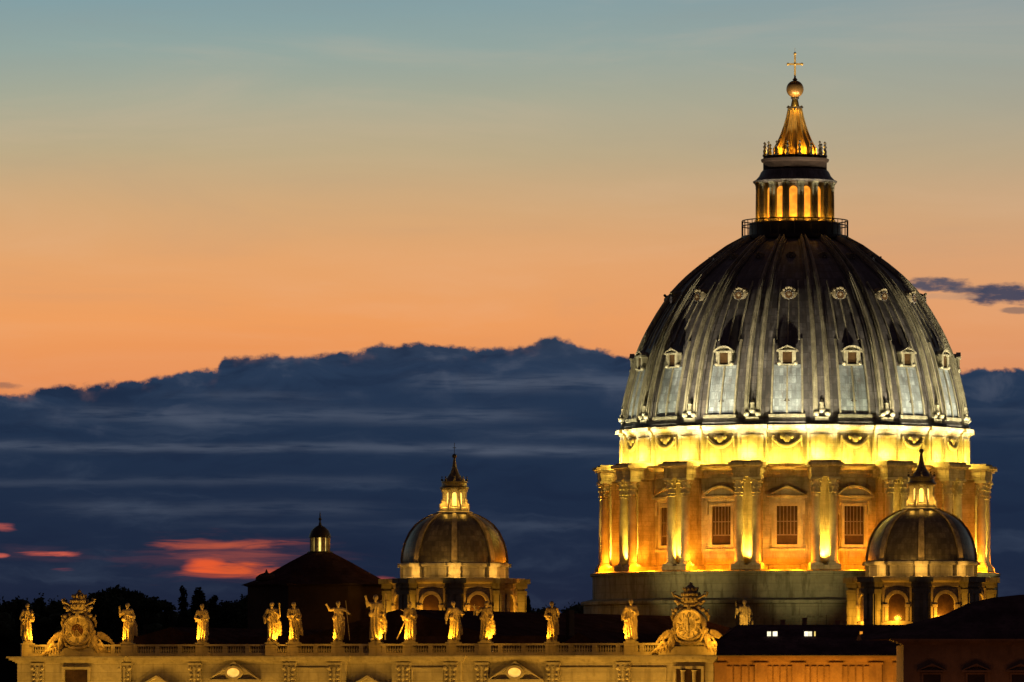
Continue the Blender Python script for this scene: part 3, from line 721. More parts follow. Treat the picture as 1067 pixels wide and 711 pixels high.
m = MB(); m.lathe([(1.6, zz(640)), (1.6, zz(606)), (1.9, zz(605)), (1.8, zz(602)), (1.1, zz(599)), (.3, zz(597.5)), (.05, zz(594))], 12, ctr(279, YS)-ctr(333.5, YS), -6)
m.build('turret', 'dark_wall', e)

# ================================================================== FACADE
TH = rad(24.0); FX, FY = -22.78, 1000.0
fac = empty('basilica_facade', (FX, FY, 0), -TH, 'long floodlit stone facade attic with cornice and balustrade under the statues', 'facade')
def fx(px, dy=0.0):
    """local position along the facade seen at column px, for a point dy behind its front"""
    t = (px-533.5)/F; X0 = FX+dy*sin(TH); Y0 = FY+dy*cos(TH)
    return (Y0*t-X0)/(cos(TH)+t*sin(TH))
def fz(py): return HC+(YH-py)/7.0
xl, xr = fx(20), fx(745)
zcor = fz(683.5)
m = MB(); m.box(xl, xr, 0, 9, 0, zcor-.9)
for a_, b_ in ((fx(296), fx(362)), (fx(410), fx(482))): m.box(a_, b_, -.6, .1, 0, zcor-.9)
m.box(xl, fx(128), -.6, .1, 0, zcor-.9); m.box(fx(640), xr, -.6, .1, 0, zcor-.9)
m.build('wall', 'facade_stone', fac)
def cornice(mb, x0, x1, y, zt, ends=(1, 1)):
    for (o0, za, zb_) in ((.25, -1.0, -.8), (.55, -.8, -.6), (.95, -.6, -.28), (1.25, -.28, 0)):
        mb.box(x0-(o0 if ends[0] else 0), x1+(o0 if ends[1] else 0), y-o0, 3, zt+za, zt+zb_)
m = MB(); cornice(m, xl, xr, 0, zcor, (1, 1))
m2 = [(xl, fx(128)), (fx(296), fx(362)), (fx(410), fx(482)), (fx(640), xr)]
for a_, b_ in m2:
    for (o0, za, zb_) in ((.253, -1.003, -.797), (.553, -.797, -.597), (.953, -.597, -.277), (1.253, -.277, .003)):
        m.box(a_-o0, b_+o0, -.6-o0, .5, zcor+za, zcor+zb_)
m.build('cornice', 'facade_stone', fac)
# blocking course and balustrade
zb0, zb1 = zcor+.02, fz(671.0)
m = MB(); m.box(xl+.3, xr-.3, .5, 1.5, zb0, zb0+.45); m.box(xl+.3, xr-.3, .6, 1.4, zb1-.3, zb1)
x_ = xl+.6; k = 0
while x_ < xr-.6:
    if k % 9 == 0: m.box(x_-.35, x_+.35, .62, 1.38, zb0+.45, zb1-.3)
    else:
        m.lathe([(.13, zb0+.45), (.2, zb0+.55), (.12, zb0+.65), (.2, zb0+.85), (.1, zb1-.5), (.17, zb1-.3)], 6, x_, 1.0, cap=False)
    x_ += .42; k += 1
m.build('balustrade', 'facade_stone', fac)
# pilasters of the attic, with carved capitals
pm = MB(); pm.box(-1.0, 1.0, -.35, .1, 0, 12); pm.box(-1.15, 1.15, -.45, .1, 11.65, 12.0)
for k in range(3):
    for r_ in range(4):
        pm.ball((-.62+.62*k, -.42, 9.0+.66*r_), .27-.02*r_, 7, 5, (1, .6, 1.1))
pm.box(-.15, .15, -.52, -.3, 8.3, 11.4)
for sd in (-1, 1): pm.ball((sd*.85, -.45, 11.2), .32, 8, 6, (1, .7, 1))
zt = zcor-1.02
first = None
for px in (42, 131, 204, 304, 351, 423, 472, 503, 577, 652):
    if first is None: first = pm.build('pilaster', 'facade_stone', fac); o = first
    else: o = first.copy(); COL.objects.link(o)
    x_ = fx(px); prj = any(a_ < x_ < b_ for a_, b_ in m2)
    o.location = (x_, -.6 if prj else 0, zt-12)
# attic windows
def attic_window(px, kind):
    x_ = fx(px); prj = any(a_ < x_ < b_ for a_, b_ in m2); y = -.6 if prj else 0
    f = MB()
    if kind == 'oval':
        pediment(f, 4.3, fz(711), 3.1, 0, y-.9, y+.1, .42)
        f.box(-3.6, -2.6, y-.5, y+.1, fz(711)-5, fz(711)); f.box(2.6, 3.6, y-.5, y+.1, fz(711)-5, fz(711))
        n = 20
        for i in range(n):
            a0, a1 = 2*PI*i/n, 2*PI*(i+1)/n; zc_ = fz(701)
            f.prism([(1.05*cos(a0), zc_+.68*sin(a0)), (1.45*cos(a0), zc_+1.05*sin(a0)), (1.45*cos(a1), zc_+1.05*sin(a1)), (1.05*cos(a1), zc_+.68*sin(a1))][::1], y-1.05, y-.3)
        o = f.build('oval_window', 'facade_stone', fac)
        q = MB(); q.prism([(1.05*cos(2*PI*i/n), zc_+.68*sin(2*PI*i/n)) for i in range(n)], y-.95, y-.6); q.build('pane', 'lit_amber', o)
    elif kind == 'low':
        pediment(f, 4.0, fz(722), 2.6, 0, y-.9, y+.1, .4); f.box(-3.4, 3.4, y-.4, y+.1, fz(722)-5, fz(722))
        o = f.build('pedimented_window', 'facade_stone', fac)
    else:
        frame4(f, 2.0, fz(722), fz(697.5), .4, y-.4, y+.1)
        o = f.build('framed_window', 'facade_stone', fac)
        q = MB(); q.box(-2.0, 2.0, y-.03, y+.05, fz(722), fz(697.5)); q.build('pane', 'glass', o)
        if kind == 'niche':
            c = MB(); c.lathe([(.25, fz(722)), (.3, fz(700)), (.45, fz(699))], 10, -.9, y-.35); c.lathe([(.25, fz(722)), (.3, fz(700)), (.45, fz(699))], 10, .9, y-.35); c.build('colonnette', 'facade_stone', o)
    o.location = (x_, 0, 0)
attic_window(82, 'frame'); attic_window(246, 'oval'); attic_window(385, 'low'); attic_window(539, 'oval'); attic_window(720, 'niche')
attic_window(165, 'low')
# panels between the pilasters
m = MB()
for a_, b_ in ((432, 463), (585, 640), (660, 695), (312, 343)):
    x0, x1 = fx(a_), fx(b_); prj = any(p < (x0+x1)/2 < q for p, q in m2); y = -.6 if prj else 0
    m = MB(); frame4(m, (x1-x0)/2, fz(722), fz(697), .18, y-.15, y+.05, (x0+x1)/2); m.build('wall_panel', 'facade_stone', fac)
# basilica body behind the facade
body = empty('nave_building', (FX, FY, 0), -TH, 'dark unlit nave and aisle roofs behind the statues', 'building')
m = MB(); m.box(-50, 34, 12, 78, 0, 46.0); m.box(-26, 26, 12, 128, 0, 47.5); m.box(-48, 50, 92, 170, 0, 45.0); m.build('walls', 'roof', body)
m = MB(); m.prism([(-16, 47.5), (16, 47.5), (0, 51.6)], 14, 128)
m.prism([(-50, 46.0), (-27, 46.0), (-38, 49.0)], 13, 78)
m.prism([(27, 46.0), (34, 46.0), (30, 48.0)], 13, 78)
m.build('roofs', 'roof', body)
m = MB(); m.box(fx(595, 40), fx(598.5, 40), 38, 40, 46, 51.6); m.build('chimney', 'dark_wall', body)
# facade light from below: lamps added in mid-air, standing in for square floodlights
for px, p in ((30, 1.7), (85, 1.15), (150, .95), (215, .8), (280, .75), (345, .7), (410, .75), (475, .8), (540, .85), (605, .95), (665, 1.2), (722, 1.9)):
    lamp('facade_fill_lamp', (fx(px), -9.5, 25.5), 7600*p, (1, .50, .06), .8, fac)

# ================================================================== STATUES
def remeshed(mb, voxel, name, fold=None):
    me = bpy.data.meshes.new('tmp'); me.from_pydata(mb.v, [], mb.f); o = bpy.data.objects.new('tmp', me); COL.objects.link(o)
    md = o.modifiers.new('r', 'REMESH'); md.mode = 'VOXEL'; md.voxel_size = voxel; md.use_smooth_shade = True
    s2 = o.modifiers.new('s', 'SMOOTH'); s2.factor = .5; s2.iterations = 1
    dg = bpy.context.evaluated_depsgraph_get(); dg.update(); ev = o.evaluated_get(dg)
    out_ = bpy.data.meshes.new_from_object(ev, depsgraph=dg); out_.name = name
    bpy.data.objects.remove(o); bpy.data.meshes.remove(me)
    if fold:
        n = len(out_.vertices); co = np.empty(n*3); out_.vertices.foreach_get('co', co); co = co.reshape(-1, 3)
        no = np.empty(n*3); out_.vertex_normals.foreach_get('vector', no); no = no.reshape(-1, 3)
        co += no*fold(co)[:, None]; out_.vertices.foreach_set('co', co.ravel()); out_.update()
    out_.polygons.foreach_set('use_smooth', [True]*len(out_.polygons))
    return out_
def cap(mb, a, b, ra, rb, n=10):
    """tapered capsule"""
    a = Vector(a); b = Vector(b); d = b-a
    mb.tube([a+d*t for t in (0, .33, .66, 1)], [ra+(rb-ra)*t for t in (0, .33, .66, 1)], n); mb.ball(a, ra, n, 6); mb.ball(b, rb, n, 6)
def figure(pose):
    """one robed stone figure, unit height about 1, feet at z=0, facing -y"""
    m = MB(); lean = pose.get('lean', 0.0); tw = pose.get('twist', 0.0); sw = pose.get('hip', .02)
    hip = Vector((sw, 0, .50)); che = Vector((lean*.5, 0, .72)); nk = Vector((lean*.8, -.005, .83)); hd = Vector((lean+pose.get('hx', 0), -.02, .915))
    # robe: stacked ellipses
    w = pose.get('w', 1.0)
    rings = [(0, .115*w, .10), (.03, .135*w, .12), (.15, .125*w, .105), (.3, .12*w, .10), (.45, .118*w, .095), (.52, .115*w, .09), (.62, .10*w, .08), (.72, .12, .085), (.79, .115, .075), (.83, .06, .05)]
    vs = []; n = 16
    for zt_, rx, ry in rings:
        cx = sw*(1-abs(zt_-.5)*1.4)+lean*.8*max(0, zt_-.5)*2
        for k in range(n): vs.append((cx+rx*cos(2*PI*k/n), ry*sin(2*PI*k/n), zt_))
    m.add(vs, [(j*n+i, j*n+(i+1) % n, (j+1)*n+(i+1) % n, (j+1)*n+i) for j in range(len(rings)-1) for i in range(n)]+[tuple(reversed(range(n))), tuple((len(rings)-1)*n+i for i in range(n))])
    # forward knee under the cloth and feet
    kx = pose.get('knee', .05); cap(m, (kx*.9, -.03, .5), (kx, -.09, .28), .065, .05); cap(m, (kx, -.09, .28), (kx*1.3, -.07, .03), .05, .045)
    for sd in (-1, 1): cap(m, (sd*.055, -.09, .02), (sd*.07, -.16, .015), .03, .022, 8)
    # neck, head with hair, nose, beard
    cap(m, nk-Vector((0, 0, .03)), hd-Vector((0, 0, .03)), .036, .032)
    m.ball(hd, .056, 14, 10, (.86, 1.0, 1.22)); m.ball(hd+Vector((0, .018, .012)), .062, 12, 8, (.95, .95, 1.1))
    m.ball(hd+Vector((0, -.056, -.004)), .013, 6, 5, (.8, 1, 1.4))
    if pose.get('beard', 1): m.ball(hd+Vector((0, -.036, -.05)), .032, 8, 6, (.9, .9, 1.35))
    for sd in (-1, 1): m.ball(hd+Vector((sd*.05, .0, -.002)), .013, 6, 4)
    # arms: shoulder, elbow, hand
    for sd, key, dfl in ((-1, 'L', ((-.17, -.02, .60), (-.10, -.12, .58))), (1, 'R', ((.17, -.02, .60), (.09, -.13, .56)))):
        el, hn = pose.get(key, dfl); sh = Vector((lean*.7+sd*.105, 0, .785)); el = Vector(el); hn = Vector(hn)
        cap(m, sh, el, .047, .036); cap(m, el, hn, .036, .022)
        d = (hn-el).normalized(); m.ball(hn+d*.02, .026, 8, 6)
        for q in range(4):   # fingers, spread from the palm and bent
            off = Vector(((q-1.5)*.011, 0, (q-1.5)*.004)); cap(m, hn+d*.03+off, hn+d*.062+off*1.3+Vector((0, -.012, 0)), .008, .006, 6)
        cap(m, hn+d*.01, hn+d*.035+Vector((-sd*.03, -.01, .01)), .009, .007, 6)
        # sleeve hanging from the forearm
        if pose.get('sleeve', 1): cap(m, el*.7+hn*.3, el*.8+hn*.2-Vector((0, 0, .08)), .04, .022)
    # mantle across body and falling at a side
    s_ = pose.get('mantle', 1)
    cap(m, (s_*.10, .02, .80), (-s_*.09, -.07, .56), .045, .05); cap(m, (-s_*.09, -.05, .56), (s_*.12, -.05, .47), .05, .04)
    cap(m, (s_*.125, -.01, .56), (s_*.14, .01, .16), .045, .04)
    cap(m, (s_*.02, .06, .78), (s_*.05, .08, .1), .07, .09)
    if pose.get('cloak'): 
        for t in range(6): cap(m, (s_*(.10+.02*t), .03, .72-.06*t), (s_*(.15+.015*t), .03, .30-.03*t), .04, .03)
    return m
def fold_fn(seed):
    def f(co):
        a = np.arctan2(co[:, 0], -co[:, 1]); z = co[:, 2]
        k = 9+seed % 3
        amt = np.clip((.80-z)/.15, 0, 1)*.0125
        return amt*np.sin(a*k+3*np.sin(z*5+seed)+z*4)+.003*np.sin(z*60+a*5+seed)*np.clip((.8-z)/.1, 0, 1)
    return f
def staff(mb, a, b, r=.011, cross=False, book=False):
    mb.tube([a, b], r, 6)
    if cross:
        a = Vector(a); b = Vector(b); c = a+(b-a)*.86; w = Vector((.06, 0, 0)); mb.tube([c-w, c+w], r, 6)
STAT = [
 # column, name tail, scale, y of head top, pose, attribute, label
 (28.5, 5.7, dict(knee=-.05, hip=-.015, mantle=-1, R=((.16, -.03, .6), (.12, -.14, .68))), None, 'stone statue at the left end of the facade, left of the dark-centred clock'),
 (133, 5.7, dict(L=((-.19, -.03, .66), (-.20, -.06, .84)), R=((.17, -.03, .62), (.06, -.14, .66)), mantle=1, cloak=1), None, 'stone statue raising one hand just right of the dark-centred clock'),
 (210.5, 5.5, dict(w=1.1, R=((.16, -.03, .60), (.10, -.15, .58)), knee=.05), 'book', 'stone statue holding a book, standing alone left of the cone-roofed building'),
 (283.5, 5.7, dict(L=((-.19, 0, .62), (-.17, -.08, .48)), R=((.18, -.02, .64), (.13, -.12, .70)), cloak=1, mantle=1, knee=-.04), 'club', 'left statue of the close pair below the conical roof, arm bent'),
 (306, 5.7, dict(w=.95, L=((-.15, -.04, .62), (-.03, -.15, .64)), mantle=1, cloak=1, knee=-.05), None, 'right statue of the close pair below the conical roof, hands at chest'),
 (352, 5.8, dict(L=((-.20, -.02, .76), (-.27, -.06, .87)), R=((.20, 0, .76), (.26, -.02, .70)), lean=.01, hip=.03, sleeve=0, knee=-.05, w=.92), 'staff_r', 'stone statue with both arms spread beside a tall thin staff'),
 (391.5, 6.7, dict(L=((-.17, -.05, .78), (-.20, -.10, .92)), R=((.19, 0, .62), (.22, -.04, .50)), hip=.01, cloak=1, w=1.05, beard=1), 'cross', 'tallest statue, hand raised and large cross behind, at the facade centre'),
 (427, 5.6, dict(L=((-.17, -.06, .60), (-.24, -.14, .62)), R=((.15, -.05, .6), (.02, -.15, .64)), w=1.15, mantle=1), 'saltire', 'stone statue with slanting beam beside it, in front of the left arched window'),
 (472.5, 5.7, dict(L=((-.19, -.02, .62), (-.23, -.08, .46)), R=((.20, -.06, .68), (.20, -.16, .66)), lean=-.01, hip=.05, w=1.1, cloak=1, knee=.08), None, 'stone statue leaning with billowing cloak between the two arched windows'),
 (506, 5.7, dict(L=((-.20, -.04, .70), (-.27, -.08, .82)), R=((.17, -.02, .62), (.16, -.10, .56)), w=1.2, cloak=1, hx=.03), 'staff_l', 'broad draped statue lifting an arm in front of the right arched window'),
 (575, 5.6, dict(w=.98, L=((-.16, -.03, .62), (-.06, -.15, .60)), R=((.18, -.04, .66), (.14, -.12, .76)), knee=.03), None, 'stone statue standing alone right of the small dome'),
 (657.5, 5.9, dict(w=1.12, L=((-.19, -.03, .60), (-.20, -.10, .50)), R=((.16, -.05, .62), (.05, -.16, .70)), mantle=-1), None, 'stone statue below the great drum, left of the clock with a black hand'),
]
dy_st = 1.0
for i, (px, Hs, pose, attr, label) in enumerate(STAT):
    x_ = fx(px, dy_st)
    st = empty('statue', tuple((Matrix.Translation((FX, FY, 0)) @ Rz(-TH) @ Vector((x_, dy_st, zb0)))[:]), -math.atan2(ctr(px, 1000), 1000)+rad([8, -14, 4, -10, 12, 0, -8, 14, 20, -12, 6, -6][i]), label, 'statue', 'statues along the balustrade')
    zp = fz(667)-zb0
    m = MB(); m.box(-.95, .95, -.62, .62, 0, zp-.55); m.box(-1.05, 1.05, -.72, .72, zp-.55, zp-.35); m.box(-.72, .72, -.6, .6, zp-.35, zp+.02); m.build('pedestal', 'facade_stone', st)
    mb = figure(pose); me = remeshed(mb, .0115, 'figure', fold_fn(i)); me.materials.append(M['statue_stone'])
    fo = bpy.data.objects.new('figure', me); COL.objects.link(fo); fo.parent = st; fo.location = (0, 0, zp); fo.scale = (Hs/.985,)*3
    if attr:
        m = MB()
        if attr == 'book': m.box(-.05, .05, -.19, -.165, .56, .68, Matrix.Translation((.08, 0, 0)))
        if attr == 'club': m.tube([(.22, -.03, .60), (.20, -.06, .96)], [.016, .02], 7)
        if attr == 'staff_r': staff(m, (.30, .0, 0), (.20, -.02, 1.0), .008)
        if attr == 'cross': staff(m, (.20, .05, .0), (.22, .05, 1.02), .016); m.tube([(.10, .05, .86), (.34, .05, .87)], .014, 6)
        if attr == 'saltire': m.tube([(-.34, .02, .02), (-.05, .08, .62)], .017, 6); m.tube([(.1, .1, .62), (-.22, .1, .80)], .012, 6)
        if attr == 'staff_l': staff(m, (-.36, -.07, .86), (-.12, -.1, .84), .009); staff(m, (-.29, -.08, .62), (-.27, -.08, .9), .009)
        nm = {'book': 'book', 'club': 'club', 'cross': 'cross', 'saltire': 'beam'}.get(attr, 'staff')
        a_ = m.build(nm, 'statue_stone', st); a_.location = (0, 0, zp); a_.scale = (Hs/.985,)*3
    lx = -.7 if i % 3 else .5
    lamp('statue_lamp', (lx*2.0, -.9, zp+.05), 1300, (1, .43, .022), .15, st, spot=rad(95), target=(0, .1, zp+2.0), blend=.5)
    lamp('statue_fill_lamp', (lx*3, -2.6, zp+1.6), 260, (1, .44, .03), .2, st)

# ================================================================== CLOCK MONUMENTS
def clock_monument(px, label, dark, sc, rowc):
    sc *= 1.05
    dy = 1.2; x_ = fx(px, dy)
    yy_ = FY-x_*sin(TH)+dy*cos(TH)
    zc_ = HC+(YH-rowc)*yy_/F
    base = zcor+.03
    e = empty('clock_monument', tuple((Matrix.Translation((FX, FY, 0)) @ Rz(-TH) @ Vector((x_, dy, base)))[:]), -TH+rad(6), label, 'clock', 'carved clocks at the two ends of the facade')
    zc_ -= base; R = 2.28*sc
    m = MB(); m.box(-4.6, 4.6, -.9, 1.2, 0, .7); m.box(-3.4, 3.4, -.8, 1.1, .7, 1.25)
    m.prism([(-2.2, 1.25), (2.2, 1.25), (1.5, zc_-1.2), (1.9, zc_), (1.3, zc_+1.6), (.7, zc_+2.7), (-.7, zc_+2.7), (-1.3, zc_+1.6), (-1.9, zc_), (-1.5, zc_-1.2)], -.35, .9)
    m.build('mount', 'facade_stone', e)
    def yl(prof, name, mat, par):   # lathe about the y axis: (radius, y)
        n = 40; vs = [(r*cos(2*PI*i/n), y, zc_+r*sin(2*PI*i/n)) for r, y in prof for i in range(n)]
        fs = [(j*n+i, j*n+(i+1) % n, (j+1)*n+(i+1) % n, (j+1)*n+i) for j in range(len(prof)-1) for i in range(n)]
        if prof[-1][0] < prof[0][0] and prof[-1][0] > 0: fs.append(tuple((len(prof)-1)*n+i for i in range(n)))
        q = MB(); q.add(vs, fs, True); return q.build(name, mat, par)
    yl([(R*1.02, .1), (R*1.04, -.75), (R*.99, -1.0), (R*.90, -1.02), (R*.86, -.85), (R*.82, -.80)], 'ring', 'statue_stone', e)
    face = yl([(R*.86, -.60), (R*.83, -.72), (R*.80, -.745)], 'clock_face', 'clock', e)
    cen = MB(); n = 28; cen.prism([(R*.42*cos(2*PI*i/n), zc_+R*.42*sin(2*PI*i/n)) for i in range(n)], -.80, -.7)
    cen.build('centre_disc', 'dark_red' if dark else 'clock', face)
    num = MB(); seq = ['XII', 'I', 'II', 'III', 'IIII', 'V', 'VI', 'VII', 'VIII', 'IX', 'X', 'XI'] if not dark else ['VI', 'I', 'II', 'III', 'IIII', 'V']
    for i, s_ in enumerate(seq):
        ang = 2*PI*i/len(seq); h_ = R*.15; mt = Matrix.Translation((0, 0, zc_)) @ Matrix.Rotation(ang, 4, 'Y') @ Matrix.Translation((0, 0, R*.63))
        wds = {'I': .11, 'V': .22, 'X': .24}; tot = sum(wds[c] for c in s_)*R*.62; cx = -tot/2
        for c in s_:
            w_ = wds[c]*R*.62; mx = cx+w_/2; t_ = R*.028
            if c == 'I': num.box(mx-t_, mx+t_, -.80, -.74, -h_, h_, mt)
            else:
                for sd in (-1, 1):
                    if c == 'V': q = [(mx-t_, -h_), (mx+t_, -h_), (mx+sd*w_*.38+t_, h_), (mx+sd*w_*.38-t_, h_)]
                    else: q = [(mx-sd*w_*.36-t_, -h_), (mx-sd*w_*.36+t_, -h_), (mx+sd*w_*.36+t_, h_), (mx+sd*w_*.36-t_, h_)]
                    num.prism(q, -.80-.003*sd, -.74, mt)
            cx += w_
    num.build('numerals', 'numeral', face)
    hd_ = MB()
    if dark: hd_.prism([(-.07, zc_+.1), (-.02, zc_-.07), (R*.62*.75, zc_-R*.60), (R*.62*.8, zc_-R*.56)], -.88, -.84); hd_.ball((0, -.84, zc_), .14)
    else: hd_.box(-.075, .075, -.88, -.84, zc_-R*.55, zc_+.02); hd_.box(-.06, .06, -.92, -.885, zc_-.3, zc_+R*.45, Matrix.Translation((0, 0, zc_)) @ Matrix.Rotation(rad(-5), 4, 'Y') @ Matrix.Translation((0, 0, -zc_))); hd_.ball((0, -.86, zc_), .15)
    hd_.build('hand', 'numeral' if not dark else 'statue_stone', face)
    # papal tiara with keys above
    ts = 1.0*sc; zt0 = zc_+R+.25; t = MB()
    t.lathe([(1.0*ts, zt0), (1.12*ts, zt0+.25), (.98*ts, zt0+.5), (1.2*ts, zt0+.9), (1.28*ts, zt0+1.3), (1.1*ts, zt0+1.45), (1.22*ts, zt0+1.9), (.98*ts, zt0+2.15), (1.0*ts, zt0+2.5), (.6*ts, zt0+2.95), (.28*ts, zt0+3.2), (.3*ts, zt0+3.4), (.05, zt0+3.6)], 20, 0, .1)
    for ring_, rz_ in ((1.22, zt0+.75), (1.28, zt0+1.65), (1.02, zt0+2.4)):
        for k in range(12): a_ = 2*PI*k/12; t.ball((ring_*ts*sin(a_), .1-ring_*ts*cos(a_), rz_+.2), .2*ts, 6, 5, (.8, .8, 1.4))
    t.build('tiara', 'statue_stone', e)
    ky = MB()
    for sd in (-1, 1):
        ky.tube([(sd*2.35, -.3, zt0+1.75), (-sd*.9, -.35, zt0+.15)], .2, 8)
        ky.tube([(sd*2.3, -.3, zt0+.95), (sd*.9, -.4, zt0+.45), (0, -.5, zt0+.1)], [.26, .24, .2], 8)
        ky.tube([(sd*(2.4+.0), -.3, zt0+1.4), (sd*2.7, -.3, zt0+2.1), (sd*2.2, -.3, zt0+2.2)], .15, 6)
        ky.ball((sd*1.7, -.3, zt0+.5), .38, 8, 6); ky.ball((sd*1.35, -.35, zt0-.15), .45, 8, 6, (1.2, .7, .8))
    ky.tube([(0, -.9, zc_+R*.86), (0, -.9, zc_+R+.5)], [.34, .26], 8)
    ky.build('keys', 'statue_stone', e)
    # angels reclining against the mount, winged, one each side
    def angel(sd):
        a_ = MB(); H_ = 3.6
        P = lambda x, y, z_: Vector((sd*x, y, z_))
        cap(a_, P(2.75, -.5, 1.55), P(2.55, -.4, 2.75), .60, .58)          # hips to chest
        cap(a_, P(2.5, -.4, 2.8), P(2.45, -.45, 3.3), .26, .22); a_.ball(P(2.42, -.5, 3.6), .36, 12, 9, (.9, 1, 1.15)); a_.ball(P(2.48, -.38, 3.66), .39, 10, 8)
        a_.ball(P(2.42, -.86, 3.58), .08, 6, 5); a_.ball(P(2.2, -.42, 3.58), .08, 6, 5)
        cap(a_, P(2.8, -.6, 1.5), P(4.0, -.85, 1.75), .48, .36); cap(a_, P(4.0, -.85, 1.75), P(4.9, -.8, .75), .34, .2); cap(a_, P(4.9, -.8, .7), P(5.35, -.95, .6), .17, .12)
        cap(a_, P(3.0, -.5, 1.2), P(4.2, -.6, 1.0), .46, .34); cap(a_, P(4.2, -.6, 1.0), P(5.6, -.5, .35), .32, .18); cap(a_, P(5.6, -.5, .35), P(6.1, -.6, .3), .16, .1)
        cap(a_, P(2.4, -.5, 2.95), P(1.95, -.85, 3.25), .25, .2); cap(a_, P(1.95, -.85, 3.25), P(1.55, -1.0, 4.05), .2, .13)     # arm towards the tiara
        cap(a_, P(2.85, -.55, 2.9), P(3.55, -.75, 2.5), .24, .2); cap(a_, P(3.55, -.75, 2.5), P(3.95, -.95, 2.05), .18, .12)
        for q in range(4): cap(a_, P(3.95+.05*q, -.95, 2.05), P(4.1+.06*q, -1.02, 1.86+.03*q), .05, .04, 6); cap(a_, P(1.55+.04*q, -1.0, 4.05), P(1.5+.05*q, -1.05, 4.28), .05, .04, 6)
        for q in range(6): cap(a_, P(2.9+.42*q, -.95, 1.35-.12*q), P(3.0+.45*q, -.7, .45), .2, .26)       # robe falling over the plinth
        return a_
    for sd in (-1, 1):
        me = remeshed(angel(sd), .055, 'angel', lambda co: .045*np.sin(co[:, 0]*9+co[:, 2]*5)*np.clip((2.9-co[:, 2]), 0, 1)); me.materials.append(M['statue_stone'])
        ao = bpy.data.objects.new('angel', me); COL.objects.link(ao); ao.parent = e
        w = MB()
        for q in range(9):    # feathers of the wing
            a0 = Vector((sd*2.9, .1, 2.9)); tip = Vector((sd*(3.1+.34*q), .3+.05*q, 3.75-.05*q-.03*q*q)); mid = (a0+tip)/2+Vector((sd*.12, .12, .3))
            w.tube([a0, mid, tip], [.16, .27, .08], 6)
        w.build('wing', 'statue_stone', ao)
    # volutes, garland and cherub heads
    for sd in (-1, 1):
        v = MB(); v.tube([(sd*3.2+sd*.55*cos(t_*.8)*(1-t_/12), -.7, 1.0+.5*sin(t_*.8)*(1-t_/12)) for t_ in range(9)], .16, 6); v.build('volute', 'statue_stone', e)
        v = MB()
        for q in range(6): v.ball((sd*(2.35-.12*q)*1.0, -.75, zc_-.9-.28*q), .24, 7, 5)
        v.build('garland', 'statue_stone', e)
        v = MB(); v.ball((sd*2.0, -.5, zc_+2.2), .36, 9, 7); v.ball((sd*2.45, -.2, zc_+1.75), .34, 8, 6); v.ball((sd*2.75, -.1, zc_+2.2), .16, 8, 6)
        v.tube([(sd*2.3, -.2, zc_+1.9), (sd*2.75, -.1, zc_+1.2), (sd*2.7, 0, zc_+.5)], [.3, .25, .1], 7); v.build('cherub', 'statue_stone', e)
    v = MB(); v.tube([(-1.9, -.75, zc_-R*.95), (-1.0, -.95, zc_-R*1.12), (0, -1.0, zc_-R*1.17), (1.0, -.95, zc_-R*1.12), (1.9, -.75, zc_-R*.95)], [.12, .22, .3, .22, .12], 8)
    v.build('swag', 'statue_stone', e)
    for (lx, ly, lz, p) in ((-5.4, -2.6, 2.4, 750), (4.2, -2.8, 2.2, 120 if dark else 800)):
        lamp('clock_lamp', (lx, ly, lz), p, (1, .45, .03), .3, e)
    lamp('dial_fill_spot', (-1.5, -6, .6), 3800 if not dark else 1500, (1, .47, .04), .2, e, spot=rad(34), target=(0, 0, zc_+.4), blend=.3)  # spot added in mid-air to brighten the dial
    return e
clock_monument(82.5, 'carved clock with dark red centre and tiara, at the left end of the facade', True, .985, 657)
clock_monument(719.5, 'brightly lit carved clock with black hand and tiara, at the right end of the facade', False, .985, 651)

# ================================================================== PALACES ON THE RIGHT
def Wp(px, Y, py=None): return ((px-533.5)/F*Y, Y) if py is None else ((px-533.5)/F*Y, Y, HC+(YH-py)*Y/F)
YA = 968.0
pa = empty('ochre_palace', (ctr(745, YA), YA, 0), rad(-2), 'ochre palace wing under a dark roof with lit skylights, right of the facade', 'building')
wA = ctr(941, YA)-ctr(745, YA); kA = YA/F; za = lambda py: HC+(YH-py)*kA
m = MB(); m.box(.4, wA, 0, 22, 0, za(690)); m.build('wall', 'brick', pa)
m = MB()
for (o0, a_, b_) in ((.2, 690, 688.5), (.5, 688.5, 687), (.9, 687, 685.5), (1.2, 685.5, 683.5)): m.box(.4-.0, wA+.0, -o0, 5, za(a_), za(b_))
m.build('cornice', 'brick', pa)
rm = MB(); zr = za(650.5)+.0
rm.add([(.2, -1.3, za(683.3)), (wA+6, -1.3, za(683.3)), (wA+6, 12, zr), (3.4, 12, zr), (1.0, 22, za(683.3)), (wA+6, 22, za(683.3)), (.3, 5, za(667)), (2.0, 11, za(655))],
       [(0, 1, 2, 3), (0, 3, 7, 6), (6, 7, 3), (3, 2, 5, 4), (0, 6, 4), (6, 3, 4), (1, 5, 2), (0, 4, 5, 1)])
rf = rm.build('roof', 'slate', pa)
m = MB(); m.tube([(.3, -1.45, za(683.0)), (wA, -1.45, za(683.0))], .12, 6); m.build('gutter', 'dark_metal', pa)
for px, hh in ((783, 2.0), (862, 1.5), (919, 2.3)):
    x_ = ctr(px, YA)-ctr(745, YA); m = MB(); m.tube([(x_, 12.4, zr-.3), (x_, 12.4, zr+hh)], .04, 5)
    for q in range(4): m.box(x_-.45+.06*q, x_+.45-.06*q, 12.38, 12.42, zr+hh-.2-.22*q, zr+hh-.16-.22*q)
    m.build('aerial', 'dark_metal', pa)
x0s = [793, 832, 871]
m = MB()
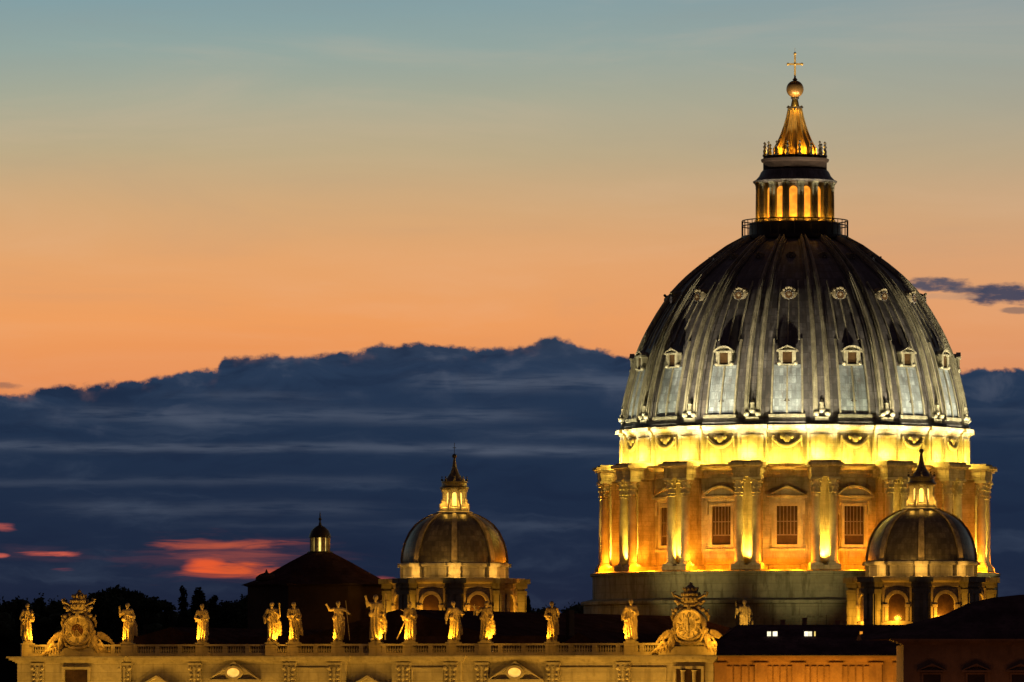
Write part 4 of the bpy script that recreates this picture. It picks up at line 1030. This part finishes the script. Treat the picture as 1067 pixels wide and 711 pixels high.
for px in (751, 793, 832, 871, 912, 937):
    x_ = ctr(px, YA)-ctr(745, YA); m.box(x_-.9, x_+.9, -.35, .05, za(760), za(690.4)); m.box(x_-1.1, x_+1.1, -.5, .05, za(692.6), za(690.6))
m.build('pilaster', 'brick', pa)
m = MB()
for a_, b_ in zip((756, 798, 837, 876), (788, 827, 866, 907)):
    x0_, x1_ = ctr(a_, YA)-ctr(745, YA), ctr(b_, YA)-ctr(745, YA)
    for k in range(4):
        xa = x0_+(x1_-x0_)*(k+.12)/4; xb = x0_+(x1_-x0_)*(k+.88)/4; m.box(xa, xb, -.16, .05, za(760), za(694.5))
m.build('shutter_panels', 'brick', pa)
def skylight(px, w, mat, h=.62):
    x_ = ctr(px, YA)-ctr(745, YA); t_ = (684-663)/(683.3-650.5); y = -1.3+13.3*t_; z0_ = za(683.3)+(zr-za(683.3))*t_
    f = MB(); f.box(x_-w-.12, x_+w+.12, y-.35, y+2.2, z0_-.55, z0_+h+.15); o = f.build('skylight', 'slate', pa)
    q = MB(); q.box(x_-w, x_+w, y-.42, y-.34, z0_-.05, z0_+h); q.build('lit_pane', mat, o)
skylight(801.5, .27, 'lit_white'); skylight(807.8, .33, 'lit_white'); skylight(840.7, .30, 'lit_white'); skylight(844.8, .22, 'lit_white'); skylight(849.5, .09, 'lit_yellow'); skylight(898, .2, 'lit_orange')
for px, hh in ((816, .9), (839, 1.3), (874, .8), (905, 1.1)):
    x_ = ctr(px, YA)-ctr(745, YA); c = MB(); c.box(x_-.35, x_+.35, 12.2, 13.0, zr-.3, zr+hh*.7); c.box(x_-.45, x_+.45, 12.1, 13.1, zr+hh*.7, zr+hh*.7+.12); c.build('chimney', 'brown', pa)
for px in (770, 812, 850, 890, 925):
    x_ = ctr(px, YA)-ctr(745, YA)
    lamp('palace_lamp', (x_, -7, za(770)), 3000+(2600 if px == 850 else 0), (1, .38, .03), .6, pa)
# the statue behind the ochre roof, on its own wall
YT = 990.0
tw = MB(); x_, _ = Wp(776, YT); tw.box(x_-3, x_+3, YT, YT+2, 0, HC+(YH-664)*YT/F); tag(tw.build('terrace_wall', 'dark_wall'), 'dark terrace wall carrying the half-hidden statue behind the ochre palace roof', 'wall', kind='thing')
st = empty('statue', (x_, YT+1, HC+(YH-664)*YT/F+.01), rad(6), 'stone statue showing only its upper half above the dark roof beside the bright clock', 'statue', 'statues along the balustrade')
me = remeshed(figure(dict(L=((-.20, -.03, .66), (-.22, -.10, .72)), R=((.19, -.02, .60), (.12, -.12, .54)), w=1.2, cloak=1)), .0115, 'figure', fold_fn(20)); me.materials.append(M['statue_stone'])
fo = bpy.data.objects.new('figure', me); COL.objects.link(fo); fo.parent = st; fo.scale = (5.5/.985,)*3
m = MB(); m.tube([(-.26, -.1, .5), (-.24, -.1, .95)], .01, 6); o = m.build('staff', 'statue_stone', st); o.scale = (5.5/.985,)*3
lamp('statue_lamp', (-.8, -2.4, 2.6), 260, (1, .55, .08), .2, st)

YB = 900.0; kB = YB/F; zbB = lambda py: HC+(YH-py)*kB
pb = empty('brown_palace', (ctr(932, YB), YB, 0), rad(-1.5), 'dim brown palace with pedimented windows in the lower right corner', 'building')
m = MB(); m.box(1.2, 40, 0, 30, 0, zbB(672)); m.build('wall', 'brown', pb)
m = MB()
for (o0, a_, b_) in ((.3, 672, 670.5), (.8, 670.5, 669), (1.3, 669, 667.6), (1.7, 667.6, 666)): m.box(1.2-o0, 40, -o0, 6, zbB(a_), zbB(b_))
m.build('cornice', 'brown', pb)
rm = MB(); ctrs = [(895, 661), (925, 655), (950, 649), (985, 640), (1010, 628), (1032, 623), (1060, 620), (1110, 618)]
xs = [ctr(p, YB+8)-ctr(932, YB) for p, _ in ctrs]; zs = [HC+(YH-r)*(YB+8)/F for _, r in ctrs]
vs = []
for x_, z_ in zip(xs, zs): vs += [(x_, -1.6, zbB(665.8)) if x_ > -1 else (x_, 3, zbB(665.8)-.2), (x_, 8, z_), (x_, 20, z_), (x_, 30, zbB(665.8))]
fs = [(k*4+i, k*4+4+i, k*4+5+i, k*4+1+i) for k in range(len(xs)-1) for i in range(3)]+[(0, 1, 2, 3), tuple(4*(len(xs)-1)+i for i in (3, 2, 1, 0))]
rm.add(vs, fs); rm.build('roof', 'slate', pb)
for px in (971, 1017, 1063):
    x_ = ctr(px, YB)-ctr(932, YB); f = MB(); pediment(f, 1.95, zbB(700.5), 1.15, 0, -.6, .05, .24, x_); frame4(f, 1.15, zbB(740), zbB(703), .25, -.25, .05, x_)
    w = f.build('window', 'brown', pb); q = MB(); q.box(x_-1.15, x_+1.15, -.02, .03, zbB(740), zbB(703)); q.build('pane', 'glass', w)
for px in (960, 1030, 1100):
    lamp('street_glow_lamp', (ctr(px, YB)-ctr(932, YB), -14, 26), 700, (1, .36, .08), 1.0, pb)

# ================================================================== TREES on the hill
def leaves(mb, c, rx, ry, rz, n, s, shell=.55):
    for _ in range(n):
        d = rng.normal(size=3); d /= np.linalg.norm(d); rr_ = shell+(1-shell)*rng.random()
        rr_ *= 1+.18*math.sin(d[0]*5+d[2]*7)
        p = Vector((c[0]+d[0]*rx*rr_, c[1]+d[1]*ry*rr_, c[2]+d[2]*rz*rr_))
        u = Vector(rng.normal(size=3)).normalized(); v = u.cross(Vector(rng.normal(size=3))).normalized(); k = s*(.6+.8*rng.random())
        mb.add([p-u*k, p+v*k*.6, p+u*k, p-v*k*.6], [(0, 1, 2, 3)])
def tree(kind):
    e = empty(kind, (0, 0, 0)); t = MB(); c = MB()
    if kind == 'cypress':
        t.tube([(0, 0, 0), (0, 0, 6), (0, 0, 14)], [.4, .3, .08], 8)
        for k in range(26):
            z_ = 1.5+k*.56; w = 1.7*math.sin(min(1, (k+3)/10)*PI/2)*(1-k/27)**.6
            c.ball((0, 0, z_), w*.72, 8, 5, (1, 1, 1.1)); leaves(c, (.25*math.sin(k*1.7), 0, z_), w*1.1, w*1.1, .9, 75, .28, .7)
    elif kind == 'umbrella_pine':
        t.tube([(0, 0, 0), (.3, 0, 5), (.1, 0, 9)], [.5, .38, .3], 8)
        for k in range(7):
            a = k*.9; t.tube([(.1, 0, 8), (2.2*cos(a), 2.2*sin(a), 10), (4.0*cos(a), 4.0*sin(a), 11)], [.22, .15, .06], 6)
            c.ball((3.3*cos(a), 3.3*sin(a), 11.2), 1.5, 8, 6, (1, 1, .5)); leaves(c, (3.4*cos(a), 3.4*sin(a), 11.3), 2.5, 2.5, 1.2, 330, .33)
        c.ball((0, 0, 11.9), 2.0, 8, 6, (1, 1, .5)); leaves(c, (0, 0, 12.0), 3.2, 3.2, 1.3, 420, .33)
    else:
        t.tube([(0, 0, 0), (.2, 0, 3), (0, .1, 6)], [.55, .42, .25], 8)
        for k in range(11):
            a = k*2.4; r_ = 2.7*math.sqrt((k+.5)/11); zc_ = 6.0+2.2*cos(k*1.9)+(1-r_/3)*2.4
            t.tube([(0, 0, 4), (r_*cos(a), r_*sin(a), zc_)], [.2, .07], 6)
            c.ball((r_*cos(a), r_*sin(a), zc_), 1.15, 8, 6); leaves(c, (r_*cos(a), r_*sin(a), zc_), 1.9, 1.9, 1.6, 260, .32)
    t.build('trunk', 'bark', e); c.build('crown', 'leaf_dark' if kind == 'cypress' else 'leaf', e)
    return e
protos = {k: tree(k) for k in ('cypress', 'umbrella_pine', 'broad_tree')}
natural = {'cypress': 17.3, 'umbrella_pine': 13.3, 'broad_tree': 12.6}
# kind, column, row of the top, distance, height, width factor, label
TR = [
 ('broad_tree', 8, 620, 1600, 16, 1.2, 'dark bushy tree at the left edge of the skyline'),
 ('cypress', 20, 621, 1560, 15, 1.2, 'dark slim tree just behind the leftmost statue'),
 ('cypress', 44, 624, 1600, 12, .9, 'thin dark cypress left of the clock with the dark centre'),
 ('broad_tree', 60, 628, 1620, 12, 1.1, 'low dark tree left behind the clock with the dark centre'),
 ('broad_tree', 97, 612, 1500, 20, 1.1, 'big dark tree rising directly right of the tiara of the left clock'),
 ('broad_tree', 112, 613, 1540, 20, 1.0, 'big dark tree between the left clock and the hand-raising statue'),
 ('umbrella_pine', 122, 611, 1580, 20, .8, 'tall flat-topped pine directly above the hand-raising statue'),
 ('umbrella_pine', 152, 621, 1560, 16, .95, 'wide umbrella pine right of the hand-raising statue'),
 ('broad_tree', 140, 628, 1600, 11, 1.2, 'low dark tree beneath the wide umbrella pine'),
 ('cypress', 173, 622, 1570, 12, .8, 'small dark cypress between the umbrella pine and the tall cypress'),
 ('cypress', 191, 605, 1520, 20, 1.0, 'tallest slim dark cypress on the skyline, left of the book-holding statue'),
 ('cypress', 207, 607, 1480, 20, 1.9, 'broad dark cypress directly above the book-holding statue'),
 ('cypress', 222, 616, 1500, 16, 1.7, 'blunt dark cypress just right of the broad cypress'),
 ('broad_tree', 238, 622, 1560, 12, 1.3, 'low round tree right of the blunt cypress'),
 ('broad_tree', 258, 614, 1540, 15, 1.2, 'dark round tree left of the turret beside the conical roof'),
 ('broad_tree', 270, 606, 1500, 19, .9, 'dark round tree touching the turret beside the conical roof'),
 ('cypress', 550, 617, 1500, 16, 1.0, 'dark cypress just right of the small dome on the left'),
 ('broad_tree', 563, 636, 1560, 10, 1.2, 'low dark tree between the small dome and the great drum'),
 ('cypress', 611, 628, 1400, 13, 1.0, 'dark slim tree left of the pedestal of the great dome'),
]
seen = set()
for i, (k, px, py, Y, h_, wf, lb) in enumerate(TR):
    o = protos[k] if k not in seen else copy_tree(protos[k]); seen.add(k)
    s_ = h_/natural[k]; o.location = (ctr(px, Y), Y, HC+(YH-py)*Y/F-h_); o.scale = (s_*wf, s_*wf, s_); o.rotation_euler = (0, 0, i*1.3)
    tag(o, lb, 'tree', 'trees on the dark skyline')

# low far-off wood along the crest of the hill
c = MB()
for u0, u1 in ((-60, 330), (540, 640)):
    for _ in range(int((u1-u0)*.9)):
        Y = 1560+180*rng.random(); px = u0+(u1-u0)*rng.random(); x_ = ctr(px, Y); h_ = 2.0+3.2*rng.random()**1.5; w_ = 1.6+2.2*rng.random()
        z_ = hill_z(x_, Y)-.5
        c.ball((x_, Y, z_+h_*.45), 1.0, 7, 5, (w_*.7, w_*.7, h_*.45)); leaves(c, (x_, Y, z_+h_*.5), w_, w_, h_*.6, 45, .42, .6)
tag(c.build('distant_wood', 'leaf'), kind='stuff')
